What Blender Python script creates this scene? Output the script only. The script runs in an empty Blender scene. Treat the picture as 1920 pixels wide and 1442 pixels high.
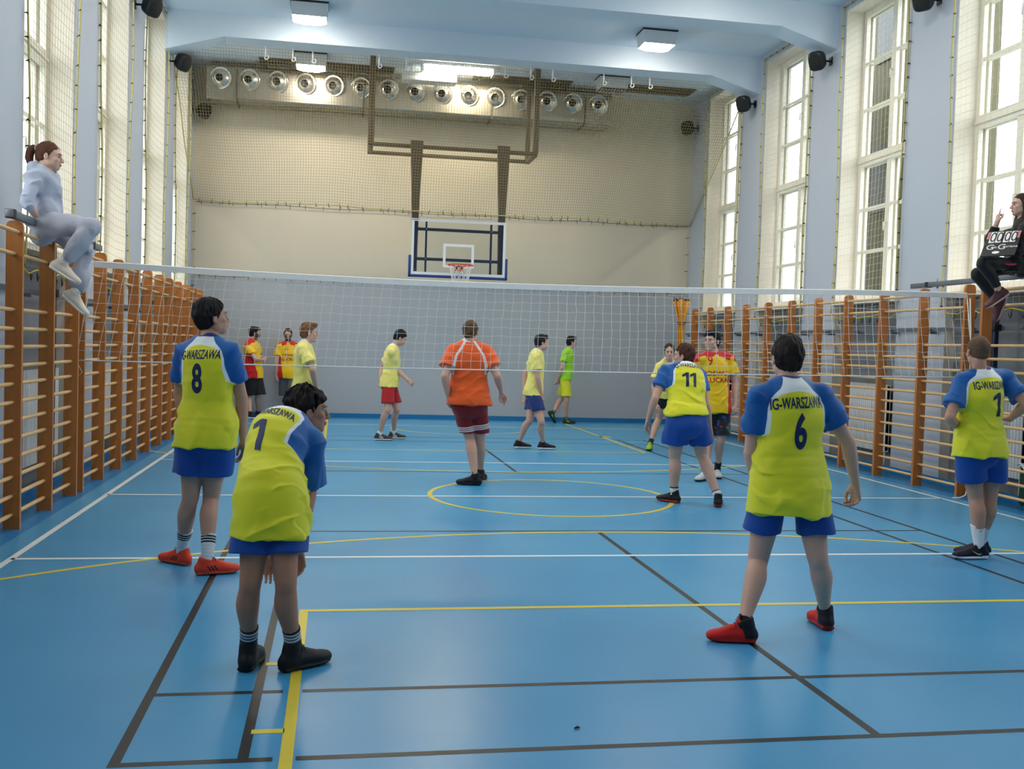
import bpy, bmesh, math, random
import numpy as np
from mathutils import Vector, Matrix
from mathutils.bvhtree import BVHTree

random.seed(7)
scene = bpy.context.scene
COL = scene.collection

# ------------------------------------------------------------------ camera
def setup_camera():
    f, yaw, pitch, roll, h = 1900.86, 0.172568, -0.037712, 0.030493, 1.5807
    fw = Vector((math.sin(yaw) * math.cos(pitch), math.cos(yaw) * math.cos(pitch), math.sin(pitch)))
    r = Vector((math.cos(yaw), -math.sin(yaw), 0)); u = r.cross(fw)
    c, s = math.cos(roll), math.sin(roll)
    r2 = c * r + s * u; u2 = -s * r + c * u
    cd = bpy.data.cameras.new('camera'); co = bpy.data.objects.new('camera', cd)
    COL.objects.link(co)
    M = Matrix(((r2.x, u2.x, -fw.x, 0), (r2.y, u2.y, -fw.y, 0), (r2.z, u2.z, -fw.z, h), (0, 0, 0, 1)))
    co.matrix_world = M
    cd.sensor_fit = 'HORIZONTAL'; cd.sensor_width = 36.0; cd.lens = f / 1920 * 36.0
    cd.clip_start = 0.05; cd.clip_end = 200
    scene.camera = co
setup_camera()

# ------------------------------------------------------------------ room numbers (metres)
XL, XR = -2.92, 7.55          # inner wall faces
YF, YB = 21.3, -1.6           # far wall, wall behind the camera
ZC = 7.0                      # ceiling
SILL, HEAD = 2.42, 6.83       # window opening
RWIN = [(18.57, 20.31), (15.69, 17.48), (12.81, 14.57), (9.95, 11.68), (7.08, 8.82), (4.2, 5.95), (1.33, 3.07)]
LWIN = [(18.88, 20.48), (16.03, 17.87), (13.13, 14.86), (10.17, 11.95), (7.3, 9.05), (4.4, 6.15), (1.5, 3.25)]
BEAMS = [17.75, 14.82, 11.89, 8.96, 6.03, 3.10, 0.17]

# ------------------------------------------------------------------ sky and exposure
DAY = 3.2
def setup_world():
    w = bpy.data.worlds.new('overcast'); scene.world = w; w.use_nodes = True
    nt = w.node_tree; nt.nodes.clear()
    out = nt.nodes.new('ShaderNodeOutputWorld'); bg = nt.nodes.new('ShaderNodeBackground')
    tc = nt.nodes.new('ShaderNodeTexCoord'); sp = nt.nodes.new('ShaderNodeSeparateXYZ')
    cr = nt.nodes.new('ShaderNodeValToRGB')
    cr.color_ramp.elements[0].position = 0.45; cr.color_ramp.elements[0].color = (0.25, 0.27, 0.25, 1)
    cr.color_ramp.elements[1].position = 0.55; cr.color_ramp.elements[1].color = (0.92, 0.965, 1.0, 1)
    mp = nt.nodes.new('ShaderNodeMapRange'); mp.inputs[1].default_value = -1; mp.inputs[2].default_value = 1
    nt.links.new(tc.outputs['Generated'], sp.inputs[0]); nt.links.new(sp.outputs[2], mp.inputs[0])
    nt.links.new(mp.outputs[0], cr.inputs[0]); nt.links.new(cr.outputs[0], bg.inputs[0])
    bg.inputs[1].default_value = DAY
    nt.links.new(bg.outputs[0], out.inputs[0])
setup_world()
scene.view_settings.view_transform = 'Standard'
scene.view_settings.look = 'None'
scene.view_settings.gamma = 1.0
scene.view_settings.use_curve_mapping = False
scene.view_settings.exposure = 0.8

def window_portals():
    # daylight through the windows: portals guide the sky's light through each opening
    for side, wins, x in (('r', RWIN, XR + 0.42), ('l', LWIN, XL - 0.42)):
        for a, b in wins:
            ld = bpy.data.lights.new('window_portal', 'AREA'); ld.shape = 'RECTANGLE'
            ld.size = HEAD - SILL + 0.3; ld.size_y = b - a + 0.2
            ld.cycles.is_portal = True
            o = bpy.data.objects.new('window_portal', ld); COL.objects.link(o)
            o.location = (x, (a + b) / 2, (SILL + HEAD) / 2)
            o.rotation_euler = (0, math.radians(90 if side == 'r' else -90), 0)
window_portals()

# ------------------------------------------------------------------ helpers
def S(r, g, b):
    f = lambda c: (c / 255 / 12.92) if c / 255 <= 0.04045 else ((c / 255 + 0.055) / 1.055) ** 2.4
    return (f(r), f(g), f(b), 1.0)

def _mat(name):
    m = bpy.data.materials.new(name); m.use_nodes = True
    nt = m.node_tree; b = nt.nodes['Principled BSDF']
    return m, nt, b

def M(name, col, rough=0.5, metal=0.0, spec=0.5, nscale=0, namt=0.0, bump=0.0, bscale=60, emit=None, estr=0, wood=False, sheen=0, stretch=None):
    m, nt, b = _mat(name)
    b.inputs['Base Color'].default_value = col; b.inputs['Roughness'].default_value = rough
    b.inputs['Metallic'].default_value = metal; b.inputs['Specular IOR Level'].default_value = spec
    tc = nt.nodes.new('ShaderNodeTexCoord')
    if nscale:
        n = nt.nodes.new('ShaderNodeTexNoise'); n.inputs['Scale'].default_value = nscale; n.inputs['Detail'].default_value = 4
        mp = nt.nodes.new('ShaderNodeMapping')
        if stretch: mp.inputs['Scale'].default_value = stretch
        nt.links.new(tc.outputs['Object'], mp.inputs[0]); nt.links.new(mp.outputs[0], n.inputs['Vector'])
        mix = nt.nodes.new('ShaderNodeMix'); mix.data_type = 'RGBA'
        mix.inputs['A'].default_value = tuple(c * (1 - namt) for c in col[:3]) + (1,)
        mix.inputs['B'].default_value = tuple(min(1, c * (1 + namt)) for c in col[:3]) + (1,)
        nt.links.new(n.outputs['Fac'], mix.inputs['Factor']); nt.links.new(mix.outputs['Result'], b.inputs['Base Color'])
    if bump:
        n2 = nt.nodes.new('ShaderNodeTexNoise'); n2.inputs['Scale'].default_value = bscale; n2.inputs['Detail'].default_value = 3
        bp = nt.nodes.new('ShaderNodeBump'); bp.inputs['Strength'].default_value = bump; bp.inputs['Distance'].default_value = 0.01
        nt.links.new(tc.outputs['Object'], n2.inputs['Vector']); nt.links.new(n2.outputs['Fac'], bp.inputs['Height'])
        nt.links.new(bp.outputs[0], b.inputs['Normal'])
    if emit:
        b.inputs['Emission Color'].default_value = emit; b.inputs['Emission Strength'].default_value = estr
    if sheen: b.inputs['Sheen Weight'].default_value = sheen
    return m

def glass_mat(name, tint, refl=0.12, rough=0.02):
    m = bpy.data.materials.new(name); m.use_nodes = True; nt = m.node_tree; nt.nodes.clear()
    out = nt.nodes.new('ShaderNodeOutputMaterial'); tr = nt.nodes.new('ShaderNodeBsdfTransparent'); tr.inputs[0].default_value = tint
    gl = nt.nodes.new('ShaderNodeBsdfGlossy'); gl.inputs['Roughness'].default_value = rough
    f = nt.nodes.new('ShaderNodeLayerWeight'); f.inputs[0].default_value = .5
    pw = nt.nodes.new('ShaderNodeMath'); pw.operation = 'POWER'; pw.inputs[1].default_value = 5
    lw = nt.nodes.new('ShaderNodeMath'); lw.operation = 'MULTIPLY_ADD'; lw.inputs[1].default_value = .85; lw.inputs[2].default_value = .05
    nt.links.new(f.outputs['Facing'], pw.inputs[0]); nt.links.new(pw.outputs[0], lw.inputs[0])
    mx = nt.nodes.new('ShaderNodeMixShader')
    nt.links.new(lw.outputs[0], mx.inputs[0]); nt.links.new(tr.outputs[0], mx.inputs[1]); nt.links.new(gl.outputs[0], mx.inputs[2])
    nt.links.new(mx.outputs[0], out.inputs[0])
    return m

def zone_mat(name, base, zones, rough=0.75, bump=0.25, bscale=350, sheen=0.15, spec=0.3, nscale=0, namt=0.08):
    """cloth / skin with regions of its own colour; each region is where a stored vertex value is above 0"""
    m, nt, b = _mat(name)
    b.inputs['Roughness'].default_value = rough; b.inputs['Specular IOR Level'].default_value = spec
    b.inputs['Sheen Weight'].default_value = sheen
    prev = nt.nodes.new('ShaderNodeRGB'); prev.outputs[0].default_value = base; prev = prev.outputs[0]
    for attr, col in zones:
        a = nt.nodes.new('ShaderNodeAttribute'); a.attribute_name = attr
        mr = nt.nodes.new('ShaderNodeMapRange'); mr.inputs[1].default_value = -0.0012; mr.inputs[2].default_value = 0.0012
        nt.links.new(a.outputs['Fac'], mr.inputs[0])
        mx = nt.nodes.new('ShaderNodeMix'); mx.data_type = 'RGBA'
        nt.links.new(mr.outputs[0], mx.inputs['Factor']); nt.links.new(prev, mx.inputs['A']); mx.inputs['B'].default_value = col
        prev = mx.outputs['Result']
    tc = nt.nodes.new('ShaderNodeTexCoord')
    if nscale:
        n = nt.nodes.new('ShaderNodeTexNoise'); n.inputs['Scale'].default_value = nscale; n.inputs['Detail'].default_value = 5
        nt.links.new(tc.outputs['Object'], n.inputs['Vector'])
        mr = nt.nodes.new('ShaderNodeMapRange'); mr.inputs[3].default_value = 1 - namt; mr.inputs[4].default_value = 1 + namt
        nt.links.new(n.outputs['Fac'], mr.inputs[0])
        vm = nt.nodes.new('ShaderNodeVectorMath'); vm.operation = 'SCALE'
        nt.links.new(prev, vm.inputs[0]); nt.links.new(mr.outputs[0], vm.inputs['Scale']); prev = vm.outputs[0]
    nt.links.new(prev, b.inputs['Base Color'])
    if bump:
        n2 = nt.nodes.new('ShaderNodeTexNoise'); n2.inputs['Scale'].default_value = bscale
        bp = nt.nodes.new('ShaderNodeBump'); bp.inputs['Strength'].default_value = bump; bp.inputs['Distance'].default_value = 0.002
        nt.links.new(tc.outputs['Object'], n2.inputs['Vector']); nt.links.new(n2.outputs['Fac'], bp.inputs['Height'])
        nt.links.new(bp.outputs[0], b.inputs['Normal'])
    return m

class MB:
    """collects geometry, then links it as ONE mesh object"""
    def __init__(s): s.v = []; s.f = []; s.m = []; s.sm = []
    def add(s, vs, fs, mi=0, smooth=False):
        o = len(s.v); s.v += [tuple(v) for v in vs]
        for k, f in enumerate(fs):
            s.f.append(tuple(i + o for i in f)); s.m.append(mi[k] if isinstance(mi, (list, tuple)) else mi); s.sm.append(smooth)
        return s
    def box(s, x0, x1, y0, y1, z0, z1, mi=0):
        """faces ordered -z,+z,-y,+y,-x,+x ; mi may be a list of six"""
        v = [(x0, y0, z0), (x1, y0, z0), (x1, y1, z0), (x0, y1, z0), (x0, y0, z1), (x1, y0, z1), (x1, y1, z1), (x0, y1, z1)]
        return s.add(v, [(0, 3, 2, 1), (4, 5, 6, 7), (0, 1, 5, 4), (2, 3, 7, 6), (3, 0, 4, 7), (1, 2, 6, 5)], mi)
    def rbox(s, x0, x1, y0, y1, z0, z1, r=0.01, seg=2, mi=0):
        bm = bmesh.new(); bmesh.ops.create_cube(bm, size=1)
        for v in bm.verts:
            v.co = Vector((x0 if v.co.x < 0 else x1, y0 if v.co.y < 0 else y1, z0 if v.co.z < 0 else z1))
        bmesh.ops.bevel(bm, geom=bm.edges[:], offset=r, segments=seg, affect='EDGES', profile=0.5)
        bm.verts.index_update()
        s.add([v.co.copy() for v in bm.verts], [[v.index for v in f.verts] for f in bm.faces], mi, True); bm.free(); return s
    def tube(s, pts, r, n=8, mi=0, cap=True, smooth=True, closed=False, flat=1.0):
        pts = [Vector(p) for p in pts]; rs = r if isinstance(r, (list, tuple)) else [r] * len(pts)
        vs = []; fs = []; up = Vector((0, 0, 1)); N = len(pts)
        for i, p in enumerate(pts):
            a = pts[(i - 1) % N] if (i > 0 or closed) else p; b = pts[(i + 1) % N] if (i < N - 1 or closed) else p
            t = (b - a).normalized()
            u = up if abs(t.dot(up)) < 0.95 else Vector((0, 1, 0))
            e1 = t.cross(u).normalized(); e2 = e1.cross(t)
            for k in range(n):
                an = 2 * math.pi * (k + 0.5) / n
                vs.append(p + (e1 * math.cos(an) + e2 * math.sin(an) * flat) * rs[i])
        for i in range(N if closed else N - 1):
            j = (i + 1) % N
            for k in range(n):
                fs.append((i * n + k, i * n + (k + 1) % n, j * n + (k + 1) % n, j * n + k))
        if cap and not closed:
            fs.append(tuple(range(n))[::-1]); fs.append(tuple((N - 1) * n + k for k in range(n)))
        return s.add(vs, fs, mi, smooth)
    def lathe(s, prof, c, axis='z', n=24, mi=0, smooth=True):
        """prof = [(radius, height)], about the axis through c"""
        vs = []; fs = []
        for r, h in prof:
            for k in range(n):
                a = 2 * math.pi * k / n; x, y = r * math.cos(a), r * math.sin(a)
                p = (x, y, h) if axis == 'z' else ((x, h, y) if axis == 'y' else (h, x, y))
                vs.append((c[0] + p[0], c[1] + p[1], c[2] + p[2]))
        for i in range(len(prof) - 1):
            for k in range(n):
                fs.append((i * n + k, i * n + (k + 1) % n, (i + 1) * n + (k + 1) % n, (i + 1) * n + k))
        return s.add(vs, fs, mi, smooth)
    def build(s, name, mats, parent=None, loc=None):
        me = bpy.data.meshes.new(name)
        o0 = Vector(loc) if loc else Vector((0, 0, 0))
        me.from_pydata([Vector(v) - o0 for v in s.v], [], s.f)
        if not isinstance(mats, (list, tuple)): mats = [mats]
        for m in mats: me.materials.append(m)
        if s.m: me.polygons.foreach_set('material_index', s.m); me.polygons.foreach_set('use_smooth', s.sm)
        me.update()
        ob = bpy.data.objects.new(name, me); COL.objects.link(ob)
        if parent is not None: ob.parent = parent
        ob.location = o0 if parent is None else o0 - wloc(parent)
        return ob

def wloc(o):
    p = o.location.copy()
    while o.parent: o = o.parent; p = p + o.location
    return p
def tag(o, label=None, cat=None, group=None, kind=None):
    if label: o['label'] = label
    if cat: o['category'] = cat
    if group: o['group'] = group
    if kind: o['kind'] = kind
    return o
def empty(name, loc, label=None, cat=None, group=None, kind=None):
    o = bpy.data.objects.new(name, None); COL.objects.link(o); o.location = loc; o.empty_display_size = 0.1
    return tag(o, label, cat, group, kind)
def copy_tree(o, parent=None):
    c = o.copy(); COL.objects.link(c); c.parent = parent
    for ch in list(o.children): copy_tree(ch, c)
    return c
# ------------------------------------------------------------------ materials of the room
m_wall = M('pale_blue_paint', S(182, 190, 202), 0.7, nscale=1.2, namt=0.04, bump=0.12, bscale=25)
m_far_hi = M('beige_grey_paint', S(214, 204, 184), 0.75, nscale=0.9, namt=0.06, bump=0.05, bscale=20)
m_far_lo = M('grey_blue_paint', S(176, 180, 186), 0.7, nscale=0.9, namt=0.04, bump=0.05, bscale=20)
m_ceil = M('ceiling_blue_paint', S(212, 226, 240), 0.75, nscale=0.8, namt=0.03, bump=0.05, bscale=20)
m_cream = M('cream_reveal_paint', S(226, 218, 204), 0.6, nscale=2, namt=0.08, bump=0.15, bscale=30)
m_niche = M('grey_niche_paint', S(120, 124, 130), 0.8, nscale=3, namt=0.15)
m_frame = M('window_frame_paint', S(232, 227, 212), 0.45, nscale=4, namt=0.05)
m_blue_strip = M('blue_vinyl_border', S(28, 118, 176), 0.35, nscale=1.5, namt=0.06)
m_glass = glass_mat('window_glass', (0.86, 0.9, 0.9, 1))
m_radiator = M('white_radiator_paint', S(222, 224, 226), 0.4)
m_steel = M('grey_steel', S(120, 128, 138), 0.4, metal=0.6, nscale=8, namt=0.1)
m_black = M('black_plastic', S(22, 23, 27), 0.5)
m_black_rope = M('black_clip', S(24, 24, 22), 0.5)
m_rope = M('cream_yellow_rope', S(190, 180, 120), 0.8)
m_net_y = M('yellow_brown_net_cord', S(168, 146, 92), 0.85)
m_net_c = M('cream_net_cord', S(214, 206, 176), 0.85)
m_white_cord = M('white_cord', S(232, 230, 225), 0.8)

def floor_material():
    m, nt, b = _mat('blue_sports_floor')
    tc = nt.nodes.new('ShaderNodeTexCoord')
    n = nt.nodes.new('ShaderNodeTexNoise'); n.inputs['Scale'].default_value = 0.55; n.inputs['Detail'].default_value = 5
    nt.links.new(tc.outputs['Object'], n.inputs['Vector'])
    cr = nt.nodes.new('ShaderNodeValToRGB')
    cr.color_ramp.elements[0].position = 0.3; cr.color_ramp.elements[0].color = S(56, 142, 192)
    cr.color_ramp.elements[1].position = 0.7; cr.color_ramp.elements[1].color = S(74, 158, 204)
    nt.links.new(n.outputs['Fac'], cr.inputs[0]); nt.links.new(cr.outputs[0], b.inputs['Base Color'])
    b.inputs['Roughness'].default_value = 0.31; b.inputs['Specular IOR Level'].default_value = 0.45
    return m

def build_floor():
    fl = MB().box(XL - 0.4, XR + 0.4, YB - 0.2, YF + 0.2, -0.12, 0).build('floor', floor_material())
    tag(fl, 'blue sports floor with white, yellow and black court lines', kind='structure')
    # painted lines: flat paint, one mesh per colour
    def strip(mb, x0, y0, x1, y1, w, z):
        d = Vector((x1 - x0, y1 - y0, 0)).normalized(); nn = Vector((-d.y, d.x, 0)) * w / 2
        a, c = Vector((x0, y0, z)), Vector((x1, y1, z)); mb.add([a - nn, c - nn, c + nn, a + nn], [(0, 1, 2, 3)])
    def arc(mb, cx, cy, r, w, a0, a1, z, n=90):
        vs = []; fs = []
        for i in range(n + 1):
            a = a0 + (a1 - a0) * i / n
            for rr in (r - w / 2, r + w / 2): vs.append((cx + rr * math.cos(a), cy + rr * math.sin(a), z))
        for i in range(n): fs.append((2 * i, 2 * i + 1, 2 * i + 3, 2 * i + 2))
        mb.add(vs, fs)
    wl = MB(); z = 0.0008; x0, x1, yc = -2.19, 6.82, 10.47
    for x in (x0, x1): strip(wl, x, 1.45, x, 19.5, 0.05, z)
    for y in (yc - 9, yc - 3, yc, yc + 3, yc + 9): strip(wl, x0, y, x1, y, 0.05, z)
    o = wl.build('white_court_line', M('white_line_paint', S(226, 228, 228), 0.4, nscale=5, namt=0.04), fl); tag(o, 'white volleyball court lines')
    bk = MB(); z = 0.0005
    for x in (-0.77, -0.31, 4.88, 5.35): strip(bk, x, 3.83, x, 17.12, 0.042, z)
    z = 0.0006
    for y in (3.85, 17.1, 4.6, 16.36):
        strip(bk, -0.77, y, -0.2, y, 0.04, z); strip(bk, -0.115, y, 4.7, y, 0.04, z); strip(bk, 4.78, y, 5.35, y, 0.04, z)
    for y in (8.49, 12.46): strip(bk, -0.77, y, 5.35, y, 0.04, z)
    z = 0.0005; strip(bk, 2.27, 3.85, 2.27, 8.49, 0.042, z); strip(bk, 2.27, 12.46, 2.27, 17.1, 0.042, z)
    o = bk.build('black_court_line', M('black_line_paint', S(20, 22, 27), 0.45), fl); tag(o, 'black badminton court lines')
    ye = MB(); z = 0.0011; cx = 2.28; w = 0.05
    arc(ye, cx, 10.5, 1.28, w, 0, 2 * math.pi, z)
    for sy in (-1, 1):
        yb = 5.98 if sy < 0 else 15.0; ye_ = 0.6 if sy < 0 else 20.9
        strip(ye, -0.15, yb, -0.15, ye_, w, z); strip(ye, 4.73, yb, 4.73, ye_, w, z); strip(ye, -0.175, yb, 4.755, yb, w, z + .0001)
        cy = 1.69 if sy < 0 else 19.25
        if sy < 0: arc(ye, cx, cy, 6.75, w, math.radians(20), math.radians(160), z)
        else: arc(ye, cx, cy, 6.75, w, math.radians(-160), math.radians(-20), z)
        if sy > 0: arc(ye, cx, 19.0, 1.25, w, math.radians(180), math.radians(360), z)
        for d in (0.98, 1.85, 2.6):
            for sx in (-1, 1):
                x = -0.15 if sx < 0 else 4.73; y = yb + sy * d
                strip(ye, x + sx * 0.02, y, x + sx * 0.15, y, 0.045, z)
        strip(ye, 4.7, 17.65, 4.92, 17.65, 0.22, z) if sy > 0 else None
    o = ye.build('yellow_court_line', M('yellow_line_paint', S(222, 198, 58), 0.4, nscale=5, namt=0.05), fl); tag(o, 'yellow basketball court lines')
    bd = MB(); z = 0.0007
    bd.add([(XL, YB, z), (XL + 0.53, YB, z), (XL + 0.53, YF, z), (XL, YF, z)], [(0, 1, 2, 3)])
    bd.add([(XR - 0.53, YB, z), (XR, YB, z), (XR, YF, z), (XR - 0.53, YF, z)], [(0, 1, 2, 3)])
    bd.add([(XL + 0.53, 20.98, z), (XR - 0.53, 20.98, z), (XR - 0.53, YF, z), (XL + 0.53, YF, z)], [(0, 1, 2, 3)])
    o = bd.build('floor_border', m_blue_strip, fl); tag(o, 'darker blue border strip along the walls')
    for nm, b in (('baseboard_far', (XL, XR, YF - 0.015, YF, 0, 0.085)), ('baseboard_left', (XL, XL + 0.015, YB, YF - 0.02, 0, 0.085)), ('baseboard_right', (XR - 0.015, XR, YB, YF - 0.02, 0, 0.085))):
        tag(MB().box(*b).build(nm, m_blue_strip), kind='structure')
build_floor()

def side_wall(name, xin, sgn, wins):
    """wall with window openings; sgn=+1 for the right wall (outside is +x)"""
    mb = MB(); T = 0.44; xo = xin + sgn * T
    def bx(x0, x1, y0, y1, z0, z1, mi): mb.box(min(x0, x1), max(x0, x1), y0, y1, z0, z1, mi)
    ys = [YB] + [v for a, b in sorted(wins) for v in (a, b)] + [YF]
    for i in range(0, len(ys), 2):      # piers; faces ±y are the reveals
        a, b = ys[i], ys[i + 1]
        bx(xin, xo, a, b, 0, ZC, [0, 0, 1 if i > 0 else 0, 1 if i < len(ys) - 2 else 0, 0, 0])
    for a, b in wins:
        bx(xin, xo, a, b, HEAD, ZC, [1, 0, 0, 0, 0, 0])
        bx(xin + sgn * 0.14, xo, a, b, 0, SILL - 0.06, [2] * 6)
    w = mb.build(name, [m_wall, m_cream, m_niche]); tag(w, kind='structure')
    return w
side_wall('wall_right', XR, 1, RWIN)
side_wall('wall_left', XL, -1, LWIN)
_w = MB().box(XL - 0.55, XR + 0.55, YF, YF + 0.3, 0, 2.8, 1).box(XL - 0.55, XR + 0.55, YF, YF + 0.3, 2.8, ZC, 0)
tag(_w.build('wall_far', [m_far_hi, m_far_lo]), kind='structure')
tag(MB().box(XL - 0.55, XR + 0.55, YB - 0.3, YB, 0, ZC).build('wall_back', m_far_lo), kind='structure')
tag(MB().box(XL - 0.55, XR + 0.55, YB - 0.3, YF + 0.3, ZC, ZC + 0.25).build('ceiling', m_ceil), kind='structure')
for i, y in enumerate(BEAMS):
    y1 = y + 0.45; mb = MB()
    prof = [(XL, ZC), (XL, 6.33), (XL + 0.95, 6.61), (XR - 0.95, 6.61), (XR, 6.33), (XR, ZC)]
    n = len(prof); vs = [(x, y, z) for x, z in prof] + [(x, y1, z) for x, z in prof]
    fs = [tuple(range(n))] + [tuple(range(2 * n - 1, n - 1, -1))] + [(k + n, (k + 1) % n + n, (k + 1) % n, k) for k in range(n)]
    mb.add(vs, fs); o = mb.build('ceiling_beam', m_ceil)
    tag(o, 'pale blue ceiling beam with haunched ends', kind='structure')

# ------------------------------------------------------------------ windows
def window(n, side, a, b, detail=True):
    s = 1 if side == 'right' else -1
    xi = (XR + 0.29) if s > 0 else (XL - 0.27)
    root = MB()
    def bx(mb, x0, x1, *r, mi=0): mb.box(min(x0, x1), max(x0, x1), *r, mi)
    def frame(mb, x, th, a, b):
        x1 = x + s * th; z0, z1 = SILL + 0.02, HEAD; zt0, zt1 = 4.47, 4.63; ym = (a + b) / 2
        bx(mb, x, x1, a, a + .075, z0, z1); bx(mb, x, x1, b - .075, b, z0, z1)
        bx(mb, x, x1, a + .075, b - .075, z0, z0 + .09); bx(mb, x, x1, a + .075, b - .075, z1 - .09, z1)
        bx(mb, x - s * .012, x1, a + .075, b - .075, zt0, zt1)
        bx(mb, x - s * .03, x, a + .02, b - .02, 4.525, 4.555)
        for q0, q1 in ((z0 + .09, zt0), (zt1, z1 - .09)):
            bx(mb, x, x1, ym - .06, ym + .06, q0, q1)
            for k in (1, 2):
                zb = q0 + (q1 - q0) * k / 3
                bx(mb, x + s * .015, x1 - s * .015, a + .075, ym - .06, zb - .018, zb + .018)
                bx(mb, x + s * .015, x1 - s * .015, ym + .06, b - .075, zb - .018, zb + .018)
    frame(root, xi, .06, a, b)
    o = root.build('window_%d' % n, m_frame); tag(o, '%s cream framed tall gym window' % side, kind='structure')
    if detail:
        fo = MB(); frame(fo, xi + s * .10, .04, a + .0, b - .0); fo.build('outer_frame', m_frame, o)
        h = MB()
        for zc in (3.55, 5.75):
            h.tube([(xi - s * .01, (a + b) / 2, zc), (xi - s * .045, (a + b) / 2, zc), (xi - s * .045, (a + b) / 2, zc - .12)], .012, 6)
        h.build('window_handle', M('handle_white', S(225, 225, 220), 0.3), o)
    g = MB(); xg = xi + s * .03
    g.add([(xg, a + .05, SILL + .05), (xg, b - .05, SILL + .05), (xg, b - .05, HEAD - .05), (xg, a + .05, HEAD - .05)], [(0, 1, 2, 3)])
    g.build('window_glass', m_glass, o)
    xs = XR if s > 0 else XL
    sl = MB(); bx(sl, xs - s * .05, xs + s * .36, a - .04, b + .04, SILL - .06, SILL); sl.build('window_sill', m_frame, o)
    return o
k = 1
for (a, b) in RWIN: window(k, 'right', a, b, k <= 5); k += 1
for (a, b) in LWIN: window(k, 'left', a, b, k <= 13); k += 1
# open casement of the far left window
_o = MB()
for bxs in ((-3.16, -2.98, 19.72, 19.76, 2.5, 2.58), (-3.16, -2.98, 19.72, 19.76, 4.3, 4.38), (-3.18, -3.15, 19.72, 19.76, 2.5, 4.38), (-2.99, -2.95, 19.72, 19.76, 2.5, 4.38)): _o.box(*bxs)
_o.box(-3.15, -2.99, 19.735, 19.745, 2.58, 4.3, 1)  # opaque white pane: the brightness of the glass is put into its colour
tag(_o.build('open_casement', [m_frame, M('bright_pane_white', S(250, 250, 246), 0.5)]), 'narrow white window sash standing open in the far left window, pane coloured white for bright glass', 'window')

# a dark neighbouring house that stands outside the third window
nb = MB().box(9.6, 10.6, 15.2, 18.9, -0.5, 12.5)
for yy in (15.6, 16.7, 17.8):
    for zz in (1.5, 4.2, 6.9): nb.box(9.57, 9.6, yy, yy + .6, zz, zz + 1.2, 1)
tag(nb.build('neighbouring_building', [M('olive_brown_render', S(92, 88, 66), 0.9, nscale=2, namt=0.2), M('dark_pane', S(40, 44, 44), 0.3)]),
    'dark olive building seen outside through the third right window', 'building')

# ------------------------------------------------------------------ radiators in the niches
def radiator(x, s, a, b, label):
    z0, z1 = .26, 1.2; mb = MB(); xf = x
    nrib = 22
    for i in range(nrib):
        y0 = a + (b - a) * i / nrib; y1 = a + (b - a) * (i + 1) / nrib - .012
        mb.box(min(xf, xf + s * .06), max(xf, xf + s * .06), y0, y1, z0, z1)
    mb.box(min(xf + s * .01, xf + s * .05), max(xf + s * .01, xf + s * .05), a, b, z0 + .02, z1 - .02)
    r = empty('radiator', (xf, (a + b) / 2, 0), label, 'radiator', 'panel radiators behind the wall bars')
    mb.build('radiator_panel', m_radiator, r)
    p = MB(); p.tube([(xf + s * .03, a + .04, z0 + .05), (xf + s * .03, a + .04, 0.01)], .012, 8); p.tube([(xf + s * .03, b - .04, z0 + .05), (xf + s * .03, b - .04, 0.01)], .012, 8)
    p.build('pipe', m_radiator, r)
    v = MB(); v.tube([(xf, b - .02, z1 - .1), (xf, b + .07, z1 - .1)], .018, 8); v.build('valve', m_steel, r)
nm = ['farthest', 'second from the far wall', 'third from the far wall', 'fourth from the far wall', 'fifth from the far wall']
for i, (a, b) in enumerate(RWIN[:5]): radiator(XR + .03, 1, a + .22, b - .3, 'white panel radiator behind the right wall bars, %s' % nm[i])
for i, (a, b) in enumerate(LWIN[:5]): radiator(XL - .03, -1, a + .22, b - .3, 'white panel radiator behind the left wall bars, %s' % nm[i])

# ------------------------------------------------------------------ wall bars
m_post = M('varnished_post_wood', S(182, 112, 52), 0.35, nscale=6, namt=0.22, stretch=(6, 6, 0.5), bump=0.05, bscale=40)
m_rung = M('pale_rung_wood', S(214, 172, 118), 0.4, nscale=5, namt=0.12, stretch=(3, 1, 3))
RUNG_Z = [.117, .268, .42, .571, .722, .868, 1.015, 1.162, 1.305, 1.455, 1.60, 1.75, 2.19, 2.36]
rung_total = [0]
def wall_bars(xf, s, posts, label, budget=100):
    """xf = room-side edge of the posts, s = direction to the wall"""
    r = empty('wall_bars', (xf, posts[0], 0), label, 'wall bars', 'wooden wall bars along the side walls')
    for y in posts:
        mb = MB(); th = .042; D = .125
        zt = 2.45; vs = []; prof = [(0, 0), (0, zt - .045), (.006, zt - .02), (.02, zt - .005), (.04, zt), (D - .04, zt), (D - .02, zt - .005), (D - .006, zt - .02), (D, zt - .045), (D, 0)]
        n = len(prof)
        for yy in (y, y + th):
            for d, z in prof: vs.append((xf + s * d, yy, z))
        fs = [tuple(range(n))[::s], tuple(range(2 * n - 1, n - 1, -1))[::s]] + [((k + n), (k + 1) % n + n, (k + 1) % n, k)[::s] for k in range(n)]
        mb.add(vs, fs); mb.build('post', m_post, r)
    cnt = 0; rest = MB()
    bays = [(posts[i] + .042, posts[i + 1]) for i in range(len(posts) - 1)]
    bays.sort()
    for a, b in bays:
        for j, z in enumerate(RUNG_Z):
            xr = xf + s * (.035 if j == len(RUNG_Z) - 1 else .065)
            N = 7
            pts = [(xr, a - .004 + (b - a + .008) * t / N, z) for t in range(N + 1)]
            rs = [.0195 if 0 < t < N else .0165 for t in range(N + 1)]
            cnt += 1
            if cnt <= budget:
                MB().tube(pts, rs, 10, flat=0.85).build('rung', m_rung, r)
            else: rest.tube(pts, rs, 8, flat=0.85)
    if rest.v:
        o = rest.build('rungs', m_rung, r); o['kind'] = 'stuff'
    return r
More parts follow.
